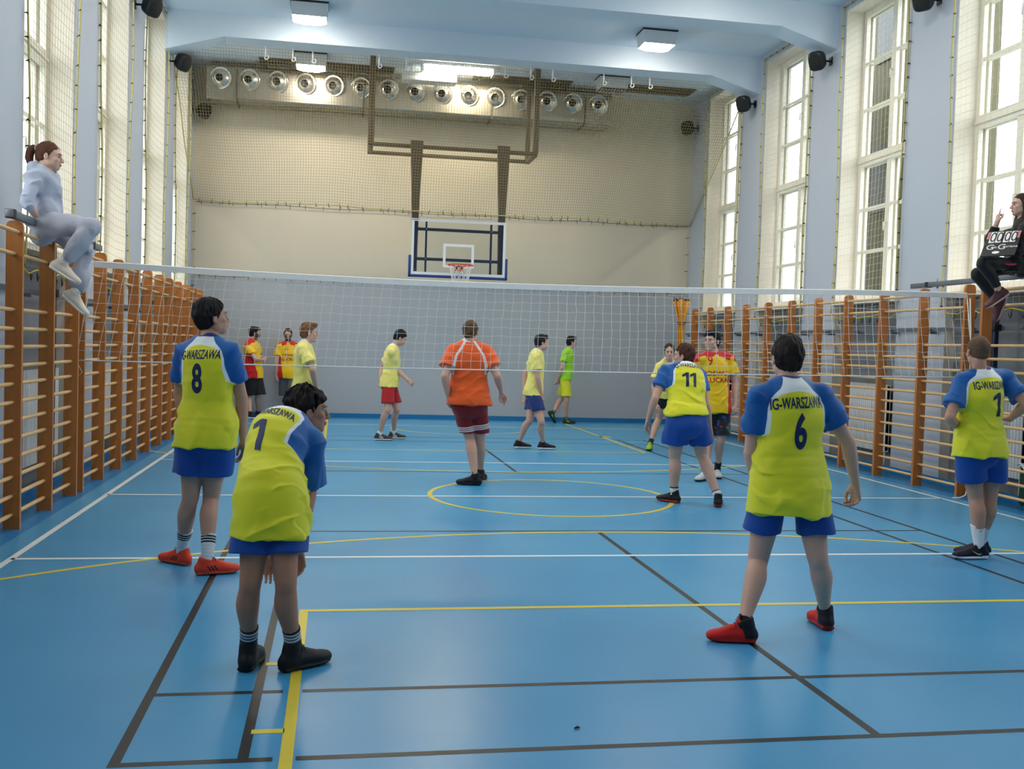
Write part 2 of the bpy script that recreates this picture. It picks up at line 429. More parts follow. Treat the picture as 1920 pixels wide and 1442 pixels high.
wall_bars(-2.455, -1, [6.78, 7.69, 8.58, 9.5, 10.36], 'brown wooden wall bars on the left wall, nearest set, with the rail above')
wall_bars(-2.455, -1, [10.62, 11.52, 12.43, 13.35, 14.27, 15.18, 16.04, 16.92, 17.8, 18.7, 19.6], 'brown wooden wall bars on the left wall, far set behind the net')
wall_bars(7.11, 1, [8.5, 9.41, 10.3], 'brown wooden wall bars on the right wall, nearest set below the seated scorer')
wall_bars(7.11, 1, [10.62, 11.53, 12.465, 13.42, 14.33, 15.24, 16.15, 17.07, 17.95, 18.85, 19.7, 20.5], 'brown wooden wall bars on the right wall, far set behind the net')

# grey steel rails on top of the bars (the two girls sit on them)
def rail(x, y0, y1, label, name='steel_rail'):
    r = empty(name, (x, (y0 + y1) / 2, 2.46), label, 'rail')
    MB().rbox(x - .03, x + .03, y0, y1, 2.463, 2.523, .005).build('rail_tube', m_steel, r)
    for y in (y0 + .05, y1 - .35):
        MB().box(x - .034, x + .034, y - .04, y + .02, 2.459, 2.527).build('end_cap', m_black, r)
    for y in (y0 + 1.1, y1 - .55): MB().tube([(x, y, 2.44), (x, y, 2.56)], .012, 8).build('bolt', m_steel, r)
rail(-2.52, 8.45, 11.5, 'grey square steel rail on top of the left wall bars, under the girl in grey')
rail(7.18, 8.2, 11.85, 'grey square steel rail on top of the right wall bars, under the girl in black')

def wall_rail(x, s, label):
    r = empty('bracket_rail', (x, 14, 1.95), label, 'rail')
    MB().box(min(x + s * .09, x + s * .14), max(x + s * .09, x + s * .14), 8, 20.8, 1.93, 1.98).build('rail_bar', m_steel, r)
    for i in range(15):
        y = 8.2 + i * .9
        MB().box(min(x + s * .07, x + s * .19), max(x + s * .07, x + s * .19), y, y + .05, 1.90, 1.93).build('bracket', m_steel, r)
        MB().lathe([(0, -.06), (.018, -.06), (.018, 0)], (x + s * .09, y + .02, 1.955), 'x', 10).build('bolt', m_steel, r)
wall_rail(XL + .2, -1, 'grey steel fixing rail behind the left wall bars')
wall_rail(XR - .2, 1, 'grey steel fixing rail behind the right wall bars')

# yellow cord with black hooks under the sills
def hook_cord(x, wins, label, s):
    for i, (a, b) in enumerate(wins):
        r = empty('yellow_cord', (x, (a + b) / 2, 2.16), label % nm[i], 'cord', 'yellow cords with black hooks under the windows')
        pts = [(x, a + (b - a) * t / 12, 2.17 - .02 * math.sin(t * 1.3) - .02 * (t % 3 == 1)) for t in range(13)]
        MB().tube(pts, .008, 6).build('cord_line', M('yellow_cord', S(206, 190, 50), 0.7), r)
        for t in range(1, 8):
            y = a + (b - a) * t / 8
            MB().tube([(x, y, 2.16), (x, y, 2.10), (x, y + .02, 2.075), (x, y + .045, 2.10), (x, y + .045, 2.13)], .006, 6).build('hook', m_black_rope, r)
hook_cord(XR - .02, RWIN[:5], 'yellow cord with black hooks under the right window, %s', 1)
hook_cord(XL + .02, LWIN[:5], 'yellow cord with black hooks under the left window, %s', -1)

# ------------------------------------------------------------------ net posts
m_navy = M('navy_enamel', S(26, 34, 66), 0.35)
def net_post(x, s, label):
    r = empty('net_post', (x, 10.47, 0), label, 'net post', 'volleyball net posts at the side walls')
    MB().rbox(x - .03, x + .03, 10.44, 10.5, 0, 2.45, .01).build('post_tube', m_navy, r)
    MB().rbox(x - .05, x + .05, 10.42, 10.52, 1.92, 2.0, .01).build('clamp', m_black, r)
    MB().lathe([(0, -.1), (.03, -.1), (.036, -.07), (.03, -.045), (0, -.045)], (x, 10.47, 2.33), 'x', 14).build('winch_knob', m_black, r)
net_post(-2.72, -1, 'navy blue net post standing behind the left wall bars')
net_post(7.4, 1, 'navy blue net post standing behind the right wall bars')

# ------------------------------------------------------------------ volleyball net
def volleyball_net():
    y = 10.47; xa, xb = -2.34, 7.02; ztop = lambda t: 2.27 - .07 * math.sin(math.pi * min(1, t * 1.15)) * (1 - t * .3) + .055 * t ** 2
    zbot = lambda t: 1.315 + .07 * t - .02 * math.sin(math.pi * t)
    r = empty('volleyball_net', (2.3, y, 1.3), 'white volleyball net stretched across the hall', 'net')
    shear = lambda t: -.16 + .3 * t
    def P(t, v, dx=0):
        zt, zb = ztop(t), zbot(t); x = xa + (xb - xa) * t + shear(t) * v + dx
        return Vector((x, y + .03 * math.sin(v * 3.1) * math.sin(9 * t) , zt + (zb - zt) * v))
    nx, nz = 97, 10; mb = MB(); rnd = random.Random(3)
    jit = {}
    for i in range(nx + 1):
        for j in range(nz + 1): jit[i, j] = Vector((rnd.uniform(-.006, .006), rnd.uniform(-.004, .004), rnd.uniform(-.006, .006))) if 0 < j < nz else Vector((0, 0, 0))
    for i in range(nx + 1): mb.tube([P(i / nx, j / nz) + jit[i, j] for j in range(nz + 1)], .0024, 4, smooth=False)
    for j in range(1, nz): mb.tube([P(i / nx, j / nz) + jit[i, j] - Vector((0, 0, .006 * (i % 2))) for i in range(nx + 1)], .0024, 4, smooth=False)
    mb.build('net_mesh', m_white_cord, r)
    tb = MB(); N = 120; vs = []; fs = []
    for i in range(N + 1):
        t = i / N; p = P(t, 0); wob = .003 * math.sin(i * 1.7) + .002 * math.sin(i * .6)
        for dy, dz in ((-.009, 0), (-.011, -.056), (.011, -.056), (.009, 0), (0, .006)): vs.append((p.x, p.y + dy + wob, p.z + dz + .012))
    for i in range(N):
        for k_ in range(5): fs.append((i * 5 + k_, i * 5 + (k_ + 1) % 5, (i + 1) * 5 + (k_ + 1) % 5, (i + 1) * 5 + k_))
    fs += [(4, 3, 2, 1, 0), tuple(N * 5 + k_ for k_ in range(5))]
    tb.add(vs, fs); tb.build('top_tape', M('white_net_tape', S(228, 228, 226), 0.8, nscale=14, namt=0.07), r)
    mb = MB(); mb.tube([P(i / 60, 1) for i in range(61)], .006, 6); mb.build('bottom_cord', m_white_cord, r)
    for pts, rr in (([P(0, 0), P(0, 1)], .004), ([P(1, 0), P(1, 1)], .006), ([P(0, 0), (-2.45, y, 2.26), (-2.68, y, 2.3)], .006), ([P(0, 1), (-2.52, y, 1.30), (-2.68, y, 1.28)], .004),
                    ([P(1, 0), (7.12, y, 2.33), (7.36, y, 2.33)], .006), ([P(1, 1), (7.2, y, 1.4), (7.36, y, 1.36)], .004), ([P(0, 1), (-2.5, y, 1.26), (-2.48, y, 1.15), (-2.44, y, 1.2), (-2.49, y, 1.3)], .004)):
        MB().tube(pts, rr, 6).build('side_cord', m_white_cord, r)
    mb = MB(); mb.tube([(7.05, 10.45, 2.28), (7.06, 10.42, 1.9), (7.08, 10.43, 1.4), (7.07, 10.4, .9), (7.08, 10.42, .3), (7.09, 10.4, .12), (7.06, 10.38, .05), (6.99, 10.38, .02), (6.93, 10.42, .016)], .007, 6)
    mb.build('hanging_cord', m_white_cord, r)
volleyball_net()

# ------------------------------------------------------------------ window nets
def window_net(side, a, b, label):
    s = 1 if side == 'right' else -1; x = (XR if s > 0 else XL) - s * .035
    r = empty('window_net', (x, (a + b) / 2, SILL), label, 'net', 'protective nets over the windows')
    a0, b0, z0, z1 = a - .05, b + .04, 2.2, HEAD + .07; rnd = random.Random(int(a * 10) + s)
    mb = MB(); st = .1
    ny = round((b0 - a0) / st); nz = round((z1 - z0) / st)
    bow = lambda u, v: .03 * math.sin(math.pi * v) * (2 * u - 1)
    def P(u, v): return Vector((x - s * (.02 * math.sin(7 * v + 3 * u) + .01), a0 + (b0 - a0) * u - bow(u, v) + .008 * math.sin(23 * v + 5 * u), z0 + (z1 - z0) * v + .01 * math.sin(9 * u)))
    for i in range(ny + 1): mb.tube([P(i / ny, j / 24) for j in range(25)], .0017, 3, smooth=False)
    for j in range(nz + 1): mb.tube([P(i / 6, j / nz) for i in range(7)], .0017, 3, smooth=False)
    mb.build('netting', m_net_c if s > 0 else m_net_y, r)
    for u in (0, 1):
        MB().tube([P(u, j / 30) for j in range(31)], .011, 6).build('border_rope', m_rope, r)
    MB().tube([P(j / 12, 1) for j in range(13)], .011, 6).build('border_rope', m_rope, r)
    clip = None
    def place(p, horizontal):
        nonlocal clip
        if clip is None:
            mb = MB(); mb.tube([(0, -.035, .004), (0, .01, .004)], .008, 6); mb.tube([(0, 0, .014), (s * .03, 0, .006)], .006, 5)
            clip = mb.build('clip', m_black_rope, r); c = clip
        else:
            c = clip.copy(); COL.objects.link(c); c.parent = r
        c.location = p - r.location; c.rotation_euler = (rnd.uniform(-.4, .4) + (1.57 if horizontal else 0), 0, rnd.uniform(-.2, .2))
    n = 18
    for u in (0, 1):
        for j in range(n + 1):
            p = P(u, min(1, max(0, (j + rnd.uniform(-.2, .2)) / n))); place(p + Vector((0, (-.015 if u == 0 else .015), 0)), False)
    for j in range(1, 7): place(P(j / 7, 1), True)
nn = ['farthest one', 'second from the far wall', 'third from the far wall', 'fourth from the far wall', 'fifth from the far wall']
for i in range(5): window_net('right', *RWIN[i], 'cream protective net over the right windows, %s' % nn[i])
for i in range(5): window_net('left', *LWIN[i], 'yellowish protective net over the left windows, %s' % nn[i])

# ------------------------------------------------------------------ big net under the ceiling at the far end
def ceiling_net():
    r = empty('ceiling_net', (2.3, 18.35, 6.55), 'yellow-brown fine net hanging under the ceiling in front of the far wall', 'net')
    def ybot(x):
        c, hw = 2.2, 1.75; d = max(0, abs(x - c) - hw); m = (c - XL - hw) if x < c else (XR - c - hw)
        t = min(1, d / m); t = t * t * (3 - 2 * t); return 19.1 + (21.2 - 19.1) * t
    def zbot(x):
        c, hw = 2.2, 1.75; d = max(0, abs(x - c) - hw); m = (c - XL - hw) if x < c else (XR - c - hw)
        return 4.05 + .28 * min(1, d / m)
    def P(x, t):
        yt, zt = 18.3, 6.62 if XL + .9 < x < XR - .9 else 6.62
        yb, zb = ybot(x), zbot(x)
        e = t ** 1.1
        return Vector((x + .01 * math.sin(12 * t + x), yt + (yb - yt) * e + .03 * math.sin(5 * t + 1.3 * x) * math.sin(math.pi * t), zt + (zb - zt) * t))
    mb = MB(); x0, x1 = XL + .03, XR - .03; n = int((x1 - x0) / .05); m = 52
    for i in range(n + 1):
        x = x0 + (x1 - x0) * i / n; mb.tube([P(x, j / 7) for j in range(8)], .0028, 3, smooth=False, cap=False)
    for j in range(m + 1):
        mb.tube([P(x0 + (x1 - x0) * i / 40, j / m) for i in range(41)], .0028, 3, smooth=False, cap=False)
    mb.build('netting', m_net_y, r)
    MB().tube([P(x0 + (x1 - x0) * i / 60, 1) for i in range(61)], .011, 6).build('bottom_rope', m_rope, r)
    for xx in (x0, x1): MB().tube([P(xx, j / 10) for j in range(11)], .012, 6).build('side_rope', m_rope, r)
    rnd = random.Random(5); hk = None
    for i in range(44):
        x = x0 + .1 + (x1 - x0 - .2) * (i + rnd.uniform(-.3, .3)) / 44; p = P(x, 1)
        if hk is None:
            mb = MB(); mb.tube([(0, 0, .03), (0, 0, -.035)], .008, 6); mb.tube([(0, 0, -.035), (.02, 0, -.045)], .006, 5); hk = mb.build('clip', m_black_rope, r); c = hk
        else: c = hk.copy(); COL.objects.link(c); c.parent = r
        c.location = p - r.location; c.rotation_euler = (0, rnd.uniform(-.3, .3), 0)
    # wires with hooks fixed to the far wall
    for zi, (z, lab) in enumerate(((4.29, 'thin wire with black hooks on the far wall above the basketball board'), (2.82, 'thin wire with black hooks on the far wall just above the volleyball net'))):
        w = empty('hook_wire', (2.3, YF - .03, z), lab, 'wire')
        MB().tube([(XL + .05 + (XR - XL - .1) * i / 30, YF - .035, z - .01 * math.sin(i)) for i in range(31)], .005, 5).build('wire', m_black_rope, w)
        for i in range(34):
            x = XL + .2 + (XR - XL - .4) * (i + rnd.uniform(-.2, .2)) / 34
            MB().tube([(x, YF - .035, z - .05), (x, YF - .035, z + .02), (x, YF - .008, z + .03)], .007, 5).build('hook', m_black_rope, w)
    for sx, xx in (('left', XL + .06), ('right', XR - .06)):
        w = empty('corner_rope', (xx, YF - .05, 3.4), 'pale rope with dark clips running down the far %s corner' % sx, 'rope')
        MB().tube([(xx, YF - .05, 4.33), (xx + (.03 if sx == 'left' else -.03), YF - .06, 3.9), (xx, YF - .05, 3.3), (xx, YF - .05, 2.5)], .009, 6).build('rope', m_net_c, w)
        for i in range(5): MB().tube([(xx - .05, YF - .06, 2.6 + i * .36), (xx + .03, YF - .06, 2.62 + i * .36)], .007, 5).build('clip', m_black_rope, w)
ceiling_net()
m_hook = M('white_hook_paint', S(232, 234, 236), 0.4)
hk0 = None
for i, x in enumerate((-1.32, -.86, -.52, .62, 1.1, 2.86, 3.33, 3.73, 4.68, 5.2, 5.55)):
    r = MB(); r.tube([(0, 0, 0), (0, 0, -.2)], .012, 6)
    ring = [(.035 * math.cos(a) + .02, 0, -.2 + .035 * math.sin(a)) for a in [math.radians(180 + 20 * q) for q in range(14)]]
    r.tube(ring, .01, 6)
    if hk0 is None: hk0 = o = r.build('ceiling_hook', m_hook)
    else: o = hk0.copy(); COL.objects.link(o)
    o.location = (x, 18.12, 6.615)
    o.rotation_euler = (0, 0, random.uniform(-.6, .6))
    tag(o, 'white steel hook hanging under the farthest ceiling beam', 'hook', 'white hooks under the farthest ceiling beam')
# ------------------------------------------------------------------ ceiling lamps
LAMP_E = 46.0
m_lamp_body = M('lamp_housing_white', S(214, 218, 224), 0.45)
m_lamp_glow = M('lamp_diffuser_glow', S(255, 250, 240), 0.4, emit=S(255, 244, 226), estr=LAMP_E)
m_lamp_off = M('lamp_louvre', S(150, 152, 156), 0.5)
m_dark = M('dark_gap', S(28, 30, 36), 0.6)
def ceiling_lamp(x, y, label, on=True):
    r = empty('ceiling_lamp', (x, y, ZC), label, 'ceiling lamp')
    w, d, h = .30, .21, .24
    MB().box(x - w - .005, x + w + .005, y - d - .01, y + d + .01, ZC - .03, ZC - .002).build('shadow_gap_plate', m_dark, r)  # dark sheet painting the shadow gap between housing and ceiling
    mb = MB(); z0 = ZC - h
    mb.add([(x - w, y - d, ZC - .03), (x + w, y - d, ZC - .03), (x + w, y + d, ZC - .03), (x - w, y + d, ZC - .03),
            (x - w + .03, y - d + .02, z0), (x + w - .03, y - d + .02, z0), (x + w - .03, y + d - .02, z0), (x - w + .03, y + d - .02, z0)],
           [(0, 1, 5, 4), (1, 2, 6, 5), (2, 3, 7, 6), (3, 0, 4, 7), (4, 5, 6, 7)])
    mb.build('housing', m_lamp_body, r)
    if on:
        g = bmesh.new(); bmesh.ops.create_grid(g, x_segments=10, y_segments=8, size=1)
        vs = [(x + v.co.x * (w - .035), y + v.co.y * (d - .025), z0 - .004 - .06 * (1 - v.co.x ** 4) * (1 - v.co.y ** 4)) for v in g.verts]
        g.verts.index_update(); fs = [[v.index for v in f.verts][::-1] for f in g.faces]; g.free()
        MB().add(vs, fs, 0, True).build('diffuser', m_lamp_glow, r)
    else:
        for i in range(8): MB().box(x - w + .06 + i * .065, x - w + .09 + i * .065, y - d + .04, y + d - .04, z0 - .035, z0 - .001).build('louvre', m_lamp_off, r)
        MB().box(x - w + .04, x + w - .04, y - d + .03, y + d - .03, z0 - .012, z0 - .002).build('louvre_tray', m_dark, r)
ceiling_lamp(-.55, 16.95, 'square white ceiling lamp, lit, nearest one on the left')
ceiling_lamp(5.26, 16.85, 'square white ceiling lamp, lit, on the right between the two beams')
ceiling_lamp(-.6, 19.9, 'square white ceiling lamp, lit, above the left part of the air duct')
ceiling_lamp(5.31, 19.88, 'square white ceiling unit, unlit with slatted underside, at the far right', False)
for y in (13.6, 10.7, 7.8):
    for x in (-.55, 5.26):
        ceiling_lamp(x, y, 'square white ceiling lamp, lit, in the near part of the hall above the camera')
for o in COL.objects:
    if o.name.startswith('ceiling_lamp') and 'above the camera' in o.get('label', ''): o['group'] = 'ceiling lamps outside the view'
# fluorescent tray lamp at the middle of the far bay
r = empty('tube_lamp', (2.2, 19.85, ZC), 'long white fluorescent tray lamp, lit, above the air duct', 'ceiling lamp')
MB().box(1.48, 2.92, 19.7, 20.05, ZC - .05, ZC - .002).build('tray', m_lamp_body, r)
for z, y in ((ZC - .1, 19.78), (ZC - .1, 19.95)):
    MB().tube([(1.56, y, z), (2.84, y, z)], .035, 10).build('tube', M('tube_glow', S(255, 248, 230), .4, emit=S(255, 240, 205), estr=LAMP_E * 1.3), r)
for x in (1.5, 2.88): MB().box(x, x + .03, 19.7, 20.05, ZC - .15, ZC - .05).build('end_plate', m_lamp_body, r)
tag(MB().rbox(1.15, 2.2, 19.98, 20.3, 6.7, 6.86, .012).box(1.3, 1.34, 20.12, 20.16, 6.86, ZC).box(2.0, 2.04, 20.12, 20.16, 6.86, ZC).build('ceiling_box', m_lamp_body), 'plain white long box hanging between the tube lamp and the air duct', 'box')
# vents flush in the ceiling
m_vent = M('dark_vent_mesh', S(62, 56, 50), 0.7)
def vent(x0, x1, y0, y1, label):
    r = empty('ceiling_vent', ((x0 + x1) / 2, (y0 + y1) / 2, ZC), label, 'vent')
    MB().box(x0, x1, y0, y1, ZC - .012, ZC - .002).build('vent_backing', m_vent, r)
    mb = MB(); n = int((x1 - x0) / .05)
    for i in range(n + 1): mb.box(x0 + (x1 - x0) * i / n - .006, x0 + (x1 - x0) * i / n + .006, y0, y1, ZC - .025, ZC - .012)
    for j in range(9): mb.box(x0, x1, y0 + (y1 - y0) * j / 8 - .006, y0 + (y1 - y0) * j / 8 + .006, ZC - .022, ZC - .012)
    mb.build('grille', M('vent_bars', S(104, 98, 90), 0.6), r)
vent(5.5, 7.2, 20.22, 20.8, 'long dark ceiling vent grille in the far right corner')
vent(-1.6, 1.0, 20.3, 20.75, 'long dark ceiling vent grille above the left half of the air duct, its left end painting the duct shadow')  # grille runs on leftwards to paint the shade above the duct
vent(2.6, 4.6, 20.3, 20.75, 'long dark ceiling vent grille above the right half of the air duct')

# ------------------------------------------------------------------ air duct with nozzles
m_zinc = M('galvanised_duct', S(178, 172, 160), 0.32, metal=0.75, nscale=5, namt=0.18, stretch=(6, 1, .5))
m_alu = M('spun_aluminium', S(216, 212, 204), 0.25, metal=0.85)
def duct():
    r = empty('air_duct', (1.5, 20.9, 6.2), 'galvanised air duct with fifteen round nozzles high on the far wall', 'air duct')
    x0, x1 = -2.6, 5.52; y0, y1 = 20.62, 21.25; z0, z1 = 6.22, 6.9
    prof = [(y1, z0), (y0 + .03, z0), (y0, z0 + .03), (y0, z1 - .14)] + [(y0 + .14 - .14 * math.cos(math.radians(a)), z1 - .14 + .14 * math.sin(math.radians(a))) for a in (22, 45, 68, 90)] + [(y1, z1)]
    n = len(prof); vs = [(x0, y, z) for y, z in prof] + [(x1, y, z) for y, z in prof]
    fs = [tuple(range(n))[::-1], tuple(range(n, 2 * n))] + [(k, (k + 1) % n, (k + 1) % n + n, k + n) for k in range(n)]
    MB().add(vs, fs).build('duct_body', m_zinc, r)
    rb = MB()
    for i in range(int((x1 - x0) / .06)):
        x = x0 + .03 + i * .06; rb.box(x, x + .012, y0 - .006, y0 + .01, z0 + .03, z0 + .26)
    rb.build('ribbing', m_zinc, r)
    for x in (-2.03, .42, 3.0, 4.95):
        MB().box(x - .012, x + .012, y0 - .03, y1 - .02, z0 - .035, z1 - .1).build('flange', M('dark_flange', S(96, 88, 78), 0.5, metal=.4), r)
    noz = None; N = 15
    for i in range(N):
        x = -2.33 + (5.22 + 2.33) * i / (N - 1)
        if noz is None:
            mb = MB(); mb.lathe([(.215, 0), (.215, -.02), (.2, -.035), (.185, -.02), (.17, -.02), (.15, -.06), (.1, -.10), (.075, -.11)], (0, 0, 0), 'y', 32)
            mb.lathe([(.21, -.025), (.222, -.012), (.21, 0)], (0, 0, 0), 'y', 32)
            noz = mb.build('air_nozzle', m_alu, r)
            hb = MB(); hb.lathe([(.076, -.11), (.06, -.07), (0, -.065)], (0, 0, 0), 'y', 24)
            ho = hb.build('nozzle_hole', m_dark); ho.parent = noz
            c = noz
        else:
            c = noz.copy(); COL.objects.link(c); c.parent = r
            h2 = ho.copy(); COL.objects.link(h2); h2.parent = c
        c.location = Vector((x, y0 - .002, 6.62)) - r.location
        c.rotation_euler = (math.radians(8), 0, math.radians(-12))
    for x in (-1.5, 1.6, 4.6): MB().box(x - .015, x + .015, 20.9, 20.93, z1 - .01, ZC).build('hanger', m_dark, r)
duct()

# ------------------------------------------------------------------ basketball hoop on its ceiling frame
m_frame_b = M('brown_grey_steel', S(84, 76, 66), 0.5, metal=.2)
m_pad = M('blue_board_pad', S(22, 58, 128), 0.5)
m_white = M('white_board_paint', S(234, 236, 240), 0.35)
def hoop():
    r = empty('basketball_hoop', (2.244, 19.3, 2.8), 'basketball board with orange rim hanging on a dark ceiling frame at the far wall', 'basketball hoop')
    cx = 2.244; zb = 2.883; yb = 19.22
    fr = MB(); t = .06; zf = 5.32; xa, xb_, ya, yc = .56, 3.72, 19.5, 20.36
    def beam(p, q, w=.05):
        fr.tube([p, q], w, 4, smooth=False)
    for x in (xa, xb_):
        beam((x, ya, zf), (x, ya, ZC), .07); beam((x, yc, zf), (x, yc, ZC), .06)
        beam((x, ya, zf), (x, yc, zf), .06); beam((x, ya, ZC - .07), (x, yc, ZC - .07), .05)
    beam((xa, ya, zf), (xb_, ya, zf), .05); beam((xa, yc, zf), (xb_, yc, zf), .045)
    fr.build('ceiling_frame', m_frame_b, r)
    for sx in (-1, 1):
        a = MB(); xc = cx + sx * .83
        v = []; wt, wb = (.12, .065)
        for z, w in ((5.4, wt), (4.1, wb), (2.95, .05)):
            v += [(xc - w, yb + .09, z), (xc + w, yb + .09, z), (xc + w, yb + .2, z), (xc - w, yb + .2, z)]
        f = []
        for k in (0, 4): f += [(k, k + 1, k + 5, k + 4), (k + 1, k + 2, k + 6, k + 5), (k + 2, k + 3, k + 7, k + 6), (k + 3, k, k + 4, k + 7)]
        f += [(3, 2, 1, 0), (8, 9, 10, 11)]
        a.add(v, f); a.tube([(xc, yb + .15, 5.3), (xc, ya, 5.32)], .05, 4, smooth=False); a.build('hanger_arm', m_frame_b, r)
    b = MB(); z1 = zb + 1.05; hw = .9; bw = .05
    def ring(mb, x0, x1, z0, z1_, w, y0, y1):
        mb.box(x0, x1, y0, y1, z0, z0 + w); mb.box(x0, x1, y0, y1, z1_ - w, z1_); mb.box(x0, x0 + w, y0, y1, z0 + w, z1_ - w); mb.box(x1 - w, x1, y0, y1, z0 + w, z1_ - w)
    ring(b, cx - hw, cx + hw, zb, z1, bw, yb - .012, yb - .001); ring(b, cx - .295, cx + .295, zb + .15, zb + .6, .05, yb - .008, yb - .001)
    b.build('board_marking', m_white, r)
    MB().box(cx - hw, cx + hw, yb, yb + .012, zb, z1).build('glass_board', glass_mat('board_glass', (.93, .95, .95, 1)), r)
    g = MB(); yy = yb + .03
    g.box(cx - .85, cx + .85, yy, yy + .04, z1 - .22, z1 - .165); g.box(cx - .85, cx + .85, yy, yy + .04, zb + .27, zb + .325)
    for x in (-.62, .62): g.box(cx + x - .018, cx + x + .018, yy - .01, yy + .035, zb + .03, z1 - .05)
    for x in (-.83, .83): g.box(cx + x - .035, cx + x + .035, yy + .005, yy + .06, zb + .12, z1 - .04)
    g.build('support_frame', m_navy, r)
    p = MB(); p.rbox(cx - hw - .045, cx + hw + .045, yb - .03, yb + .05, zb - .05, zb + .0, .012)
    for sx in (-1, 1): p.rbox(cx + sx * (hw + .022) - .023, cx + sx * (hw + .022) + .023, yb - .03, yb + .05, zb - .05, zb + .36, .012)
    p.build('edge_padding', m_pad, r)
    for q in ((-.62, z1 - .19), (.62, z1 - .19), (-.62, zb + .3), (.62, zb + .3)):
        MB().lathe([(0, -.03), (.014, -.03), (.014, 0)], (cx + q[0], yy - .01, q[1]), 'y', 10).build('bolt', m_steel, r)
    m_or = M('orange_rim_paint', S(214, 72, 34), 0.35)
    zr = 3.06; cy = yb - .375; R = .23
    rm = MB(); rm.tube([(cx + R * math.cos(a), cy + R * math.sin(a), zr) for a in [2 * math.pi * k / 32 for k in range(32)]], .012, 8, closed=True)
    rm.box(cx - .09, cx + .09, yb - .16, yb - .014, zr - .09, zr + .006); rm.box(cx - .05, cx + .05, yb - .16, yb - .012, zr - .06, zr)
    rm.build('rim', m_or, r)
    nt = MB(); n = 12; rows = 5
    rad = lambda j: R - .012 - .085 * (j / rows) ** .7; zz = lambda j: zr - .012 - .42 * j / rows
    for k in range(n):
        for d in (1, -1):
            nt.tube([(cx + rad(j) * math.cos(2 * math.pi * (k + d * j * .5) / n), cy + rad(j) * math.sin(2 * math.pi * (k + d * j * .5) / n), zz(j)) for j in range(rows + 1)], .005, 5)
    nt.build('hoop_net', m_white_cord, r)
    # small maker's lettering on the top left corner of the board
    text_flat('PESMENPOL', (cx - hw + .012, yb - .0135, z1 - .038), .036, M('dark_red_lettering', S(120, 30, 34), .5), r, 'lettering', sx=.82)

def text_flat(txt, loc, size, mat, parent, name, sx=1.0, rot=None):
    cu = bpy.data.curves.new(name, 'FONT'); cu.body = txt; cu.size = size; cu.extrude = .0004
    o = bpy.data.objects.new('tmp', cu); COL.objects.link(o)
    dg = bpy.context.evaluated_depsgraph_get(); me = bpy.data.meshes.new_from_object(o.evaluated_get(dg))
    bpy.data.objects.remove(o)
    me.materials.clear(); me.materials.append(mat)
    R_ = rot if rot is not None else Matrix.Rotation(math.radians(90), 4, 'X')
    me.transform(R_ @ Matrix.Diagonal((sx, 1, 1, 1)))
    ob = bpy.data.objects.new(name, me); COL.objects.link(ob); ob.parent = parent; ob.location = Vector(loc) - wloc(parent)
    return ob
hoop()

# ------------------------------------------------------------------ loudspeakers
m_spk = M('black_speaker_case', S(24, 26, 32), 0.45); m_grl = M('black_speaker_grille', S(14, 15, 18), 0.7, bump=.4, bscale=300)
def speaker(x, y, z, s, label, sc=1.0):
    r = empty('loudspeaker', (x, y, z), label, 'loudspeaker', None)
    mb = MB(); bm = bmesh.new(); bmesh.ops.create_uvsphere(bm, u_segments=24, v_segments=14, radius=1)
    for v in bm.verts:
        c = v.co; p = 0.55
        v.co = Vector([math.copysign(abs(c[k]) ** p, c[k]) for k in range(3)])
        tz = v.co.z; f = .62 + .38 * (v.co.x * -s * .5 + .5)
        v.co = Vector((v.co.x * .12, v.co.y * .145 * f, v.co.z * .17 * f)) * sc
    bm.verts.index_update(); vs = [v.co.copy() for v in bm.verts]; fs = [[v.index for v in f_.verts] for f_ in bm.faces]; bm.free()
    Rm = Matrix.Rotation(math.radians(s * 35), 3, 'Z') @ Matrix.Rotation(math.radians(-s * 22), 3, 'Y')
    mb.add([Rm @ v + Vector((x - s * .22, y, z)) for v in vs], fs, 0, True); mb.build('case', m_spk, r)
    g = MB(); g.lathe([(.0, .012), (.07, .010), (.1, 0)], (0, 0, 0), 'x', 20)
    gv = [Rm @ Vector((-s * (.112 * sc + v[0]), v[1] * sc * 1.1, v[2] * sc * 1.25)) + Vector((x - s * .22, y, z)) for v in g.v]
    g2 = MB(); g2.add(gv, g.f, 0, True); g2.build('grille', m_grl, r)
    b = MB(); b.tube([(x, y, z), (x - s * .12, y, z)], .016, 8); b.box(min(x, x - s * .015), max(x, x - s * .015), y - .05, y + .05, z - .06, z + .06); b.build('bracket', m_black, r)
speaker(XR, 17.95, 6.2, 1, 'black loudspeaker high on the right wall at the farthest beam')
speaker(XR, 15.03, 6.2, 1, 'black loudspeaker high on the right wall at the second farthest beam')
speaker(XR, 12.12, 6.2, 1, 'black loudspeaker at the top edge above the right wall, nearest one')
speaker(XL, 18.2, 6.25, -1, 'black loudspeaker high on the left wall at the farthest beam')
speaker(XL, 15.25, 6.25, -1, 'black loudspeaker at the top edge above the left wall, nearer one')
speaker(XR, 21.0, 6.38, 1, 'black loudspeaker in the far right corner behind the ceiling net')
speaker(XL, 21.0, 6.05, -1, 'black loudspeaker in the far left corner behind the ceiling net')

